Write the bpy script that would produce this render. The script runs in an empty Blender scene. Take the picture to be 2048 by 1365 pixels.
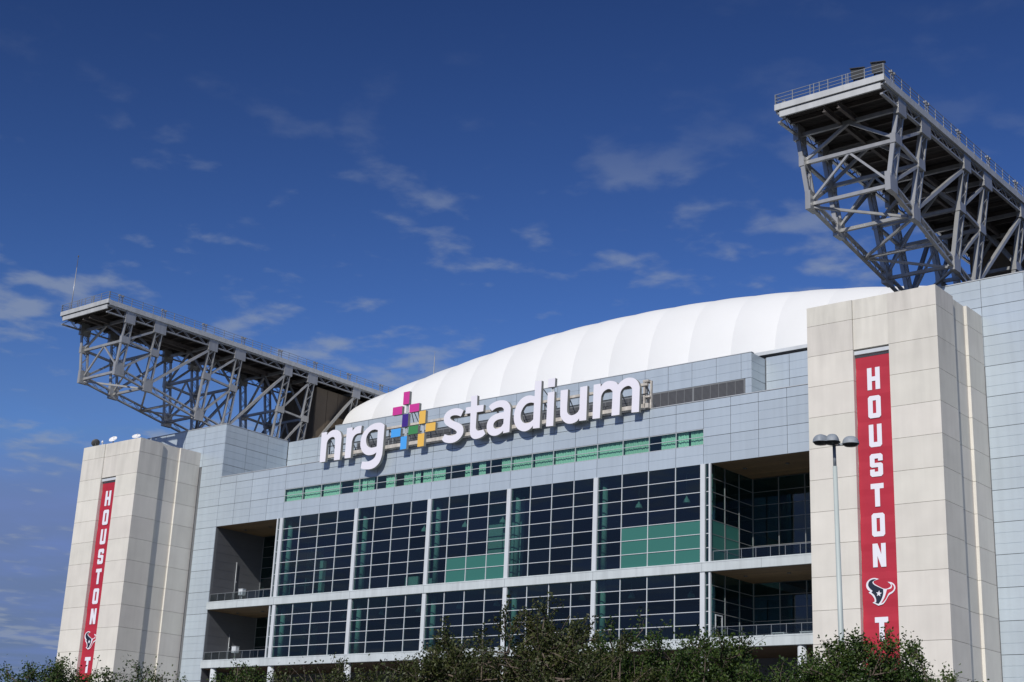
import bpy, bmesh, math, random
import numpy as np
from mathutils import Vector, Matrix

# ------------------------------------------------------------------ camera
F_PX, W_PX, H_PX = 2976.455, 2048.0, 1365.0          # focal length in photo pixels
PITCH, ROLL, YAW = [math.radians(a) for a in (17.61134, 2.498945, -39.779375)]
CAM = Vector((84.66, -134.94, 1.7))
_f = Vector((math.sin(YAW)*math.cos(PITCH), math.cos(YAW)*math.cos(PITCH), math.sin(PITCH)))
_r = _f.cross(Vector((0, 0, 1))).normalized(); _u = _r.cross(_f)
RT = _r*math.cos(ROLL) + _u*math.sin(ROLL); UP = -_r*math.sin(ROLL) + _u*math.cos(ROLL)
def ray(px, py): return RT*((px-W_PX/2)/F_PX) - UP*((py-H_PX/2)/F_PX) + _f
def on(px, py, ax, val):                              # pixel -> point on the plane axis = val
    d = ray(px, py); return CAM + d*((val-CAM[ax])/d[ax])
def at_depth(px, py, t): return CAM + ray(px, py)*t

scene = bpy.context.scene
col = scene.collection
cd = bpy.data.cameras.new('camera'); cam = bpy.data.objects.new('camera', cd); col.objects.link(cam)
cd.sensor_width = 36.0; cd.sensor_fit = 'HORIZONTAL'; cd.lens = F_PX/W_PX*36.0
cd.clip_start = 0.5; cd.clip_end = 8000
M = Matrix((RT, UP, -_f)).transposed().to_4x4(); M.translation = CAM
cam.matrix_world = M
scene.camera = cam

# ------------------------------------------------------------------ sun and sky
SUN_DIR = Vector((0.26, -1.0, 0.74)).normalized()     # towards the sun (from the shadow edges)
SUN_EL = math.asin(SUN_DIR.z); SUN_AZ = math.atan2(SUN_DIR.x, SUN_DIR.y)
sd = bpy.data.lights.new('sun', 'SUN'); sd.energy = 3.6; sd.angle = math.radians(0.53); sd.color = (1.0, 0.955, 0.89)
so = bpy.data.objects.new('sun', sd); col.objects.link(so)
so.rotation_euler = (-SUN_DIR).to_track_quat('-Z', 'Y').to_euler(); so.location = (60, -150, 120)

world = bpy.data.worlds.new('World'); scene.world = world; world.use_nodes = True
nt = world.node_tree; nt.nodes.clear()
def N(t, tree=None, **k):
    n = (tree or nt).nodes.new(t)
    for a, b in k.items(): setattr(n, a, b)
    return n
lk = nt.links.new
sky = N('ShaderNodeTexSky', sky_type='NISHITA'); sky.sun_disc = False
sky.sun_elevation = SUN_EL; sky.sun_rotation = SUN_AZ; sky.altitude = 50
sky.air_density = 1.0; sky.dust_density = 0.15; sky.ozone_density = 3.5
hsv = N('ShaderNodeMix', data_type='RGBA', blend_type='MULTIPLY'); hsv.inputs['Factor'].default_value = 1.0   # deep, slightly violet winter blue
hsv.inputs['B'].default_value = (0.359, 0.288, 0.265, 1); gam = N('ShaderNodeGamma'); gam.inputs['Gamma'].default_value = 2.05
lk(sky.outputs[0], gam.inputs['Color']); lk(gam.outputs[0], hsv.inputs['A'])
tc = N('ShaderNodeTexCoord')
sep = N('ShaderNodeSeparateXYZ'); lk(tc.outputs['Generated'], sep.inputs[0])
def math_n(op, a, b=None, clamp=False):
    n = N('ShaderNodeMath', operation=op); n.use_clamp = clamp
    for i, v in enumerate((a, b)):
        if v is None: continue
        if isinstance(v, (int, float)): n.inputs[i].default_value = v
        else: lk(v, n.inputs[i])
    return n.outputs[0]
zz = math_n('MAXIMUM', math_n('ADD', sep.outputs['Z'], 0.06), 0.02)
cx = math_n('DIVIDE', sep.outputs['X'], zz); cy = math_n('DIVIDE', sep.outputs['Y'], zz)
cmb = N('ShaderNodeCombineXYZ'); lk(cx, cmb.inputs[0]); lk(cy, cmb.inputs[1]); cmb.inputs[2].default_value = 3.7
def noise(scale, detail, rough, dist, off):
    mp = N('ShaderNodeMapping'); mp.inputs['Location'].default_value = off; lk(cmb.outputs[0], mp.inputs[0])
    n = N('ShaderNodeTexNoise'); n.inputs['Scale'].default_value = scale; n.inputs['Detail'].default_value = detail
    n.inputs['Roughness'].default_value = rough; n.inputs['Distortion'].default_value = dist
    lk(mp.outputs[0], n.inputs['Vector']); return n.outputs['Fac']
def mrange(v, a, b, c, d, smooth=True):
    n = N('ShaderNodeMapRange'); n.interpolation_type = 'SMOOTHSTEP' if smooth else 'LINEAR'
    lk(v, n.inputs['Value'])
    for k, x in zip(('From Min', 'From Max', 'To Min', 'To Max'), (a, b, c, d)): n.inputs[k].default_value = x
    return n.outputs['Result']
CLOUD_OFF = (13.4, -4.2, 0.0)
big = noise(2.0, 2.0, 0.5, 0.0, CLOUD_OFF)                       # where the patches gather
puff = noise(10.5, 6.0, 0.50, 0.12, (CLOUD_OFF[0]+7, CLOUD_OFF[1], 0))   # their broken, wispy shape
sel = math_n('ADD', math_n('MULTIPLY', big, 0.62), math_n('MULTIPLY', puff, 0.62))
cover = mrange(sel, 0.625, 0.80, 0.0, 1.0)
fac = math_n('MULTIPLY', math_n('MULTIPLY', cover, mrange(sep.outputs['Z'], 0.34, 0.45, 1.0, 0.12)), 0.60, True)
cloudc = N('ShaderNodeRGB'); cloudc.outputs[0].default_value = (4.6, 5.4, 6.9, 1)
mix = N('ShaderNodeMix', data_type='RGBA'); lk(fac, mix.inputs['Factor']); lk(cloudc.outputs[0], mix.inputs['B'])
dk = N('ShaderNodeMix', data_type='RGBA', blend_type='DARKEN'); dk.inputs['Factor'].default_value = 1.0    # keeps the contrast curve above from blowing up the glow round the sun
lk(hsv.outputs['Result'], dk.inputs['A']); dk.inputs['B'].default_value = (2.6, 4.0, 9.6, 1)
# grey-blue cloud bank towards the horizon, all the way round
bank = math_n('MULTIPLY', mrange(sep.outputs['Z'], 0.06, 0.33, 0.88, 0.0), mrange(noise(3.0, 5.0, 0.5, 0.1, (2.0, 8.0, 0)), 0.25, 0.65, 0.55, 1.0), True)
bankc = N('ShaderNodeRGB'); bankc.outputs[0].default_value = (2.15, 3.1, 5.0, 1)
mixb = N('ShaderNodeMix', data_type='RGBA'); lk(bank, mixb.inputs['Factor']); lk(dk.outputs['Result'], mixb.inputs['A']); lk(bankc.outputs[0], mixb.inputs['B'])
lk(mixb.outputs['Result'], mix.inputs['A'])
bg = N('ShaderNodeBackground'); bg.inputs['Strength'].default_value = 0.06; lk(mix.outputs['Result'], bg.inputs['Color'])
out = N('ShaderNodeOutputWorld'); lk(bg.outputs[0], out.inputs['Surface'])

vs = scene.view_settings
vs.view_transform = 'Standard'; vs.look = 'None'; vs.exposure = 0.0; vs.gamma = 1.0; vs.use_curve_mapping = False
scene.cycles.max_bounces = 8; scene.cycles.transparent_max_bounces = 16
random.seed(7); rng = np.random.default_rng(11)

# ------------------------------------------------------------------ materials
MAT = {}
def mat(name, color, rough=0.6, metal=0.0, spec=0.5, vary=0.0, noise_amt=0.0, noise_scale=0.6, streak=0.0, bump=0.0, bump_scale=8.0, transl=0.0, hue_vary=0.0, top_stain=0.0):
    m = bpy.data.materials.new(name); m.use_nodes = True; t = m.node_tree
    b = t.nodes['Principled BSDF']; L = t.links.new
    b.inputs['Roughness'].default_value = rough; b.inputs['Metallic'].default_value = metal
    b.inputs['Specular IOR Level'].default_value = spec
    c = N('ShaderNodeRGB', t); c.outputs[0].default_value = (*color, 1); cur = c.outputs[0]
    geo = N('ShaderNodeNewGeometry', t)
    def mul(cur, fac_socket):
        x = N('ShaderNodeMix', t, data_type='RGBA', blend_type='MULTIPLY'); x.inputs['Factor'].default_value = 1
        L(cur, x.inputs['A']); L(fac_socket, x.inputs['B']); return x.outputs['Result']
    def rmap(v, lo, hi, a=0.0, b2=1.0):
        x = N('ShaderNodeMapRange', t); L(v, x.inputs['Value'])
        for k, q in zip(('From Min', 'From Max', 'To Min', 'To Max'), (a, b2, lo, hi)): x.inputs[k].default_value = q
        return x.outputs['Result']
    if vary:
        oi = N('ShaderNodeObjectInfo', t); cur = mul(cur, rmap(oi.outputs['Random'], 1-vary, 1+vary))
    if hue_vary:
        oi = N('ShaderNodeObjectInfo', t); wn = N('ShaderNodeTexWhiteNoise', t, noise_dimensions='1D')
        L(oi.outputs['Random'], wn.inputs['W'])
        h = N('ShaderNodeHueSaturation', t); L(cur, h.inputs['Color'])
        L(rmap(wn.outputs['Value'], 0.5-hue_vary, 0.5+hue_vary), h.inputs['Hue']); cur = h.outputs['Color']
    if noise_amt:
        n = N('ShaderNodeTexNoise', t); n.inputs['Scale'].default_value = noise_scale; n.inputs['Detail'].default_value = 6
        L(geo.outputs['Position'], n.inputs['Vector']); cur = mul(cur, rmap(n.outputs['Fac'], 1-noise_amt, 1+noise_amt, 0.25, 0.75))
    if streak:
        mp = N('ShaderNodeMapping', t); mp.inputs['Scale'].default_value = (1.6, 1.6, 0.09); L(geo.outputs['Position'], mp.inputs[0])
        n = N('ShaderNodeTexNoise', t); n.inputs['Scale'].default_value = 1.0; n.inputs['Detail'].default_value = 5; L(mp.outputs[0], n.inputs['Vector'])
        cur = mul(cur, rmap(n.outputs['Fac'], 1-streak, 1.0, 0.3, 0.6))
    if top_stain:                                       # rain-washed grime running down from the parapet
        mp = N('ShaderNodeMapping', t); mp.inputs['Scale'].default_value = (0.9, 0.9, 0.12); L(geo.outputs['Position'], mp.inputs[0])
        n = N('ShaderNodeTexNoise', t); n.inputs['Scale'].default_value = 1.3; n.inputs['Detail'].default_value = 7; L(mp.outputs[0], n.inputs['Vector'])
        sx = N('ShaderNodeSeparateXYZ', t); L(geo.outputs['Position'], sx.inputs[0])
        hgt = N('ShaderNodeMath', t, operation='MULTIPLY'); hgt.use_clamp = True
        L(rmap(sx.outputs['Z'], 0.0, 1.0, 41.0, 50.0), hgt.inputs[0]); L(rmap(n.outputs['Fac'], 0.0, 1.0, 0.42, 0.66), hgt.inputs[1])
        cur = mul(cur, rmap(hgt.outputs[0], 1.0, 1.0-top_stain))
    L(cur, b.inputs['Base Color'])
    if bump:
        n = N('ShaderNodeTexNoise', t); n.inputs['Scale'].default_value = bump_scale; n.inputs['Detail'].default_value = 4
        L(geo.outputs['Position'], n.inputs['Vector'])
        bp = N('ShaderNodeBump', t); bp.inputs['Strength'].default_value = bump; bp.inputs['Distance'].default_value = 0.05
        L(n.outputs['Fac'], bp.inputs['Height']); L(bp.outputs[0], b.inputs['Normal'])
    if transl:
        tr = N('ShaderNodeBsdfTranslucent', t); L(cur, tr.inputs['Color'])
        mx = N('ShaderNodeMixShader', t); mx.inputs[0].default_value = transl
        L(b.outputs[0], mx.inputs[1]); L(tr.outputs[0], mx.inputs[2]); L(mx.outputs[0], t.nodes['Material Output'].inputs['Surface'])
    MAT[name] = m; return m
def glass(name, tint, refl=1.0, rough=0.0):
    m = bpy.data.materials.new(name); m.use_nodes = True; t = m.node_tree; t.nodes.remove(t.nodes['Principled BSDF']); L = t.links.new
    a = N('ShaderNodeBsdfTransparent', t); a.inputs[0].default_value = (*tint, 1)
    g = N('ShaderNodeBsdfGlossy', t); g.inputs['Roughness'].default_value = rough; g.inputs['Color'].default_value = (refl*0.85, refl*0.95, refl, 1)
    fr = N('ShaderNodeFresnel', t); fr.inputs['IOR'].default_value = 1.52
    oi = N('ShaderNodeObjectInfo', t); mr = N('ShaderNodeMapRange', t); L(oi.outputs['Random'], mr.inputs['Value'])
    mr.inputs['To Min'].default_value = 1.1; mr.inputs['To Max'].default_value = 1.7
    ml0 = N('ShaderNodeMath', t, operation='MULTIPLY'); L(fr.outputs[0], ml0.inputs[0]); L(mr.outputs[0], ml0.inputs[1])
    # a pane has two faces: tint and reflection act once, where light enters it
    ge = N('ShaderNodeNewGeometry', t); inv = N('ShaderNodeMath', t, operation='SUBTRACT'); inv.inputs[0].default_value = 1.0; L(ge.outputs['Backfacing'], inv.inputs[1])
    ml = N('ShaderNodeMath', t, operation='MULTIPLY'); L(ml0.outputs[0], ml.inputs[0]); L(inv.outputs[0], ml.inputs[1])
    tm_ = N('ShaderNodeMix', t, data_type='RGBA'); L(ge.outputs['Backfacing'], tm_.inputs['Factor']); tm_.inputs['A'].default_value = (*tint, 1); tm_.inputs['B'].default_value = (1, 1, 1, 1); L(tm_.outputs['Result'], a.inputs[0])
    mx = N('ShaderNodeMixShader', t); L(ml.outputs[0], mx.inputs[0]); L(a.outputs[0], mx.inputs[1]); L(g.outputs[0], mx.inputs[2])
    L(mx.outputs[0], t.nodes['Material Output'].inputs['Surface']); MAT[name] = m; return m

mat('concrete', (0.70, 0.675, 0.605), 0.85, vary=0.045, hue_vary=0.010, noise_amt=0.055, noise_scale=0.45, streak=0.05, top_stain=0.17, bump=0.15, bump_scale=14)
mat('joint', (0.20, 0.18, 0.16), 0.9)
mat('metal_panel', (0.495, 0.57, 0.625), 0.40, 0.25, 0.5, vary=0.045, noise_amt=0.04, noise_scale=0.25, streak=0.07, bump=0.12, bump_scale=0.7)
mat('panel_back', (0.14, 0.15, 0.16), 0.7)
mat('dark_panel', (0.125, 0.13, 0.142), 0.55, 0.2, vary=0.05, noise_amt=0.05)
mat('white_metal', (0.60, 0.64, 0.67), 0.5, 0.0, noise_amt=0.05, noise_scale=0.5, streak=0.08)
mat('frame_metal', (0.50, 0.53, 0.55), 0.45, 0.2)
mat('spandrel', (0.55, 0.605, 0.62), 0.6, noise_amt=0.07, noise_scale=0.35, streak=0.14)
mat('fabric', (0.735, 0.745, 0.735), 0.65, 0.0, 0.3, noise_amt=0.025, noise_scale=0.15)
mat('fascia', (0.55, 0.565, 0.56), 0.5, 0.2, 0.4, noise_amt=0.06, noise_scale=0.7, streak=0.16)
mat('steel', (0.385, 0.39, 0.385), 0.36, 0.3, 0.7, vary=0.06, noise_amt=0.08, noise_scale=0.5, streak=0.16)
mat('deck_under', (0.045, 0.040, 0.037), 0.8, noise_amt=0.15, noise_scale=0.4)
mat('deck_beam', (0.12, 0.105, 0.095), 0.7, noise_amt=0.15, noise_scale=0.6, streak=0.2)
mat('tan_panel', (0.16, 0.125, 0.085), 0.8, vary=0.06, noise_amt=0.06)
mat('wood', (0.14, 0.088, 0.042), 0.6, vary=0.18, noise_amt=0.12, noise_scale=1.5)
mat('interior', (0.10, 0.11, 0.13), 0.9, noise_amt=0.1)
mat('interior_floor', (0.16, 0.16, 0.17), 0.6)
mat('interior_white', (0.47, 0.48, 0.47), 0.7)
mat('green_panel', (0.040, 0.165, 0.135), 0.35, 0.0, 0.5, vary=0.06)
mat('curtain', (0.80, 0.86, 0.80), 0.9, transl=0.25, vary=0.12)
mat('sign_white', (0.80, 0.79, 0.86), 0.45, 0.0, 0.4)
mat('sign_side', (0.33, 0.34, 0.31), 0.6)
mat('magenta', (0.60, 0.045, 0.30), 0.45); mat('purple', (0.055, 0.022, 0.23), 0.45); mat('yellow', (0.82, 0.50, 0.10), 0.45)
mat('green', (0.055, 0.25, 0.085), 0.45); mat('blue', (0.075, 0.37, 0.84), 0.45)
mat('rusty', (0.56, 0.53, 0.48), 0.7, noise_amt=0.25, noise_scale=1.6, streak=0.25)
mat('rail', (0.26, 0.28, 0.30), 0.5, 0.2); mat('frame_dark', (0.20, 0.21, 0.215), 0.5)
mat('dark_metal', (0.045, 0.048, 0.05), 0.5)
mat('banner_red', (0.44, 0.018, 0.042), 0.65, noise_amt=0.08, noise_scale=0.6)
mat('print_white', (0.80, 0.80, 0.86), 0.6); mat('print_navy', (0.006, 0.014, 0.035), 0.6); mat('print_red', (0.50, 0.02, 0.045), 0.6)
mat('dish_white', (0.82, 0.82, 0.82), 0.4); mat('dish_grey', (0.10, 0.10, 0.10), 0.6)
mat('pole_paint', (0.46, 0.52, 0.50), 0.5, noise_amt=0.06, noise_scale=1.0)
mat('lamp_head', (0.25, 0.285, 0.32), 0.55, 0.0, noise_amt=0.12, noise_scale=9.0); mat('lamp_lens', (0.05, 0.05, 0.05), 0.3)
mat('louvre_slat', (0.13, 0.135, 0.145), 0.5, 0.2)
mat('asphalt', (0.06, 0.06, 0.058), 0.9, noise_amt=0.2, noise_scale=0.2)
mat('paving', (0.22, 0.215, 0.20), 0.9, noise_amt=0.1, noise_scale=0.3)
mat('bark', (0.14, 0.11, 0.085), 0.9, noise_amt=0.25, noise_scale=6.0, bump=0.5, bump_scale=30)
glass('glass_wall', (0.27, 0.47, 0.43)); glass('glass_ribbon', (0.54, 0.81, 0.70)); glass('glass_rail', (0.50, 0.55, 0.56), 0.6)
glass('glass_lamp', (0.75, 0.8, 0.8), 1.0)
def leaf_material(name, base, lo, hi):
    m = mat(name, base, 0.5, 0.0, 0.35, transl=0.22); t = m.node_tree; b = t.nodes['Principled BSDF']
    at = N('ShaderNodeAttribute', t, attribute_name='tint'); cr = N('ShaderNodeValToRGB', t)
    cr.color_ramp.elements[0].color = (*lo, 1); cr.color_ramp.elements[1].color = (*hi, 1)
    e = cr.color_ramp.elements.new(0.5); e.color = (*base, 1)
    t.links.new(at.outputs['Fac'], cr.inputs[0]); t.links.new(cr.outputs[0], b.inputs['Base Color'])
    for n in t.nodes:
        if n.type == 'BSDF_TRANSLUCENT': t.links.new(cr.outputs[0], n.inputs['Color'])
leaf_material('leaf_oak', (0.040, 0.078, 0.014), (0.014, 0.030, 0.007), (0.100, 0.140, 0.028))
leaf_material('leaf_dull', (0.050, 0.068, 0.018), (0.020, 0.027, 0.009), (0.105, 0.108, 0.034))

# ------------------------------------------------------------------ object helpers
def link(name, me, parent=None, loc=(0, 0, 0), rot=None):
    o = bpy.data.objects.new(name, me); col.objects.link(o); o.location = loc
    if rot: o.rotation_euler = rot
    if parent: o.parent = parent
    return o
def tag(o, label, cat, group=None, kind=None):
    if label: o['label'] = label
    if cat: o['category'] = cat
    if group: o['group'] = group
    if kind: o['kind'] = kind
    return o
def empty(name, loc, label, cat, group=None):
    o = link(name, None, None, loc); o.empty_display_size = 0.5
    return tag(o, label, cat, group)
class MB:                                              # collects faces, becomes one mesh
    def __init__(s): s.v = []; s.f = []
    def add(s, vs, fs):
        k = len(s.v); s.v += [tuple(v) for v in vs]; s.f += [tuple(i+k for i in f) for f in fs]; return s
    def box(s, x0, x1, y0, y1, z0, z1):
        return s.add([(x0,y0,z0),(x1,y0,z0),(x1,y1,z0),(x0,y1,z0),(x0,y0,z1),(x1,y0,z1),(x1,y1,z1),(x0,y1,z1)],
                     [(0,3,2,1),(4,5,6,7),(0,1,5,4),(1,2,6,5),(2,3,7,6),(3,0,4,7)])
    def bar(s, p, q, w, h, side=Vector((1, 0, 0))):    # rectangular bar p->q, w along 'side', h across
        p, q = Vector(p), Vector(q); d = (q-p).normalized()
        a = (side - d*side.dot(d)); a = a.normalized() if a.length > 1e-4 else d.orthogonal().normalized(); b = d.cross(a)
        vs = [c + a*(i*w/2) + b*(j*h/2) for c in (p, q) for i, j in ((-1,-1),(1,-1),(1,1),(-1,1))]
        return s.add(vs, [(0,3,2,1),(4,5,6,7),(0,1,5,4),(1,2,6,5),(2,3,7,6),(3,0,4,7)])
    def tube(s, p, q, r0, r1, n=8, caps=True):
        p, q = Vector(p), Vector(q); d = (q-p).normalized(); a = d.orthogonal().normalized(); b = d.cross(a)
        vs = [c + (a*math.cos(2*math.pi*i/n) + b*math.sin(2*math.pi*i/n))*r for c, r in ((p, r0), (q, r1)) for i in range(n)]
        fs = [(i, (i+1) % n, n+(i+1) % n, n+i) for i in range(n)]
        if caps: fs += [tuple(range(n-1, -1, -1)), tuple(range(n, 2*n))]
        return s.add(vs, fs)
    def lathe(s, prof, n=16, c=(0, 0, 0)):
        vs = [(c[0]+r*math.cos(2*math.pi*i/n), c[1]+r*math.sin(2*math.pi*i/n), c[2]+z) for r, z in prof for i in range(n)]
        fs = [(j*n+i, j*n+(i+1) % n, (j+1)*n+(i+1) % n, (j+1)*n+i) for j in range(len(prof)-1) for i in range(n)]
        return s.add(vs, fs)
    def mesh(s, name, m, smooth=False):
        me = bpy.data.meshes.new(name); me.from_pydata(s.v, [], s.f)
        for x in (m if isinstance(m, (list, tuple)) else [m]): me.materials.append(MAT[x])
        if smooth: me.polygons.foreach_set('use_smooth', [True]*len(me.polygons))
        me.update(); return me
    def build(s, name, m, parent=None, loc=(0, 0, 0), smooth=False, rot=None):
        return link(name, s.mesh(name, m, smooth), parent, loc, rot)
_cache = {}
def box(name, x0, x1, y0, y1, z0, z1, m, parent=None):  # box object, mesh shared between equal sizes
    k = (round(x1-x0, 3), round(y1-y0, 3), round(z1-z0, 3), m)
    if k not in _cache:
        a, b, c = k[0]/2, k[1]/2, k[2]/2
        _cache[k] = MB().box(-a, a, -b, b, -c, c).mesh(name, m)
    return link(name, _cache[k], parent, ((x0+x1)/2, (y0+y1)/2, (z0+z1)/2))
def panel(name, axis, plane, u0, u1, z0, z1, m, parent, grooves, thick=0.08):
    # cladding panel with real horizontal grooves; axis 'y' faces -Y, axis 'x' faces +X
    k = ('p', axis, round(u1-u0, 3), round(z1-z0, 3), tuple(round(g-z0, 3) for g in grooves), m)
    if k not in _cache:
        prof = [(0.0, 0.0)]
        for g in grooves:
            q = g-z0; prof += [(0.0, q-0.022), (0.028, q-0.012), (0.028, q+0.012), (0.0, q+0.022)]
        prof.append((0.0, z1-z0)); prof += [(thick, z1-z0), (thick, 0.0)]
        n = len(prof); w = u1-u0
        if axis == 'y': vs = [(u, d, z) for u in (0, w) for d, z in prof]
        else: vs = [(-d, u, z) for u in (0, w) for d, z in prof]
        fs = [(i, n+i, n+(i+1) % n, (i+1) % n) for i in range(n)]
        fs += [tuple(range(n)), tuple(range(2*n-1, n-1, -1))]
        _cache[k] = MB().add(vs, fs).mesh(name, m)
    return link(name, _cache[k], parent, (u0, plane, z0) if axis == 'y' else (plane, u0, z0))
def clad(parent, axis, plane, us, zs, m='metal_panel', gap=0.055, pitch=1.0167, skip=None):
    for i in range(len(us)-1):
        for j in range(len(zs)-1):
            if skip and skip(us[i], us[i+1], zs[j], zs[j+1]): continue
            h = zs[j+1]-zs[j]; n = max(1, round(h/pitch)); gs = [zs[j]+h*k/n for k in range(1, n)]
            panel('panel', axis, plane, us[i]+gap/2, us[i+1]-gap/2, zs[j]+gap/2, zs[j+1]-gap/2, m, parent, gs)
def frange(a, b, n): return [a+(b-a)*i/n for i in range(n+1)]
def smooth_loop(pts, n=4):                              # (x, z, is_smooth): Catmull-Rom between smooth points
    o = []; L = len(pts)
    for i in range(L):
        p0, p1, p2, p3 = pts[i-1], pts[i], pts[(i+1) % L], pts[(i+2) % L]
        o.append((p1[0], p1[1]))
        if not (p1[2] or p2[2]): continue
        if not p1[2]: p0 = (2*p1[0]-p2[0], 2*p1[1]-p2[1])
        if not p2[2]: p3 = (2*p2[0]-p1[0], 2*p2[1]-p1[1])
        for k in range(1, n):
            t = k/n; t2, t3 = t*t, t*t*t
            o.append(tuple(0.5*((2*p1[a]) + (-p0[a]+p2[a])*t + (2*p0[a]-5*p1[a]+4*p2[a]-p3[a])*t2 + (-p0[a]+3*p1[a]-3*p2[a]+p3[a])*t3) for a in (0, 1)))
    return o
def extrude_outline(name, loops, y0, y1, mats, parent=None, loc=(0, 0, 0)):
    # flat shape in the XZ plane (first loop outer, others holes) given thickness y0..y1
    from mathutils.geometry import tessellate_polygon
    flat = [p for l in loops for p in l]; n = len(flat)
    tris = tessellate_polygon([[Vector((p[0], p[1], 0)) for p in l] for l in loops])
    me = bpy.data.meshes.new(name)
    vs = [(p[0], y0, p[1]) for p in flat] + [(p[0], y1, p[1]) for p in flat]
    fs = []; mi = []
    for a, b, c in tris:
        ar = (flat[b][0]-flat[a][0])*(flat[c][1]-flat[a][1]) - (flat[c][0]-flat[a][0])*(flat[b][1]-flat[a][1])
        if ar < 0: a, b = b, a
        fs.append((a, b, c)); mi.append(0); fs.append((n+c, n+b, n+a)); mi.append(1 if len(mats) > 1 else 0)
    k = 0
    for l in loops:
        m = len(l)
        area = sum(l[i][0]*l[(i+1) % m][1]-l[(i+1) % m][0]*l[i][1] for i in range(m))
        outer = l is loops[0]
        for i in range(m):
            a, b = k+i, k+(i+1) % m
            f = (b, a, n+a, n+b)
            if (area < 0) == outer: f = f[::-1]
            fs.append(f); mi.append(1 if len(mats) > 1 else 0)
        k += m
    me.from_pydata(vs, [], fs)
    for x in mats: me.materials.append(MAT[x])
    me.polygons.foreach_set('material_index', mi); me.update()
    return link(name, me, parent, loc)

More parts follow.
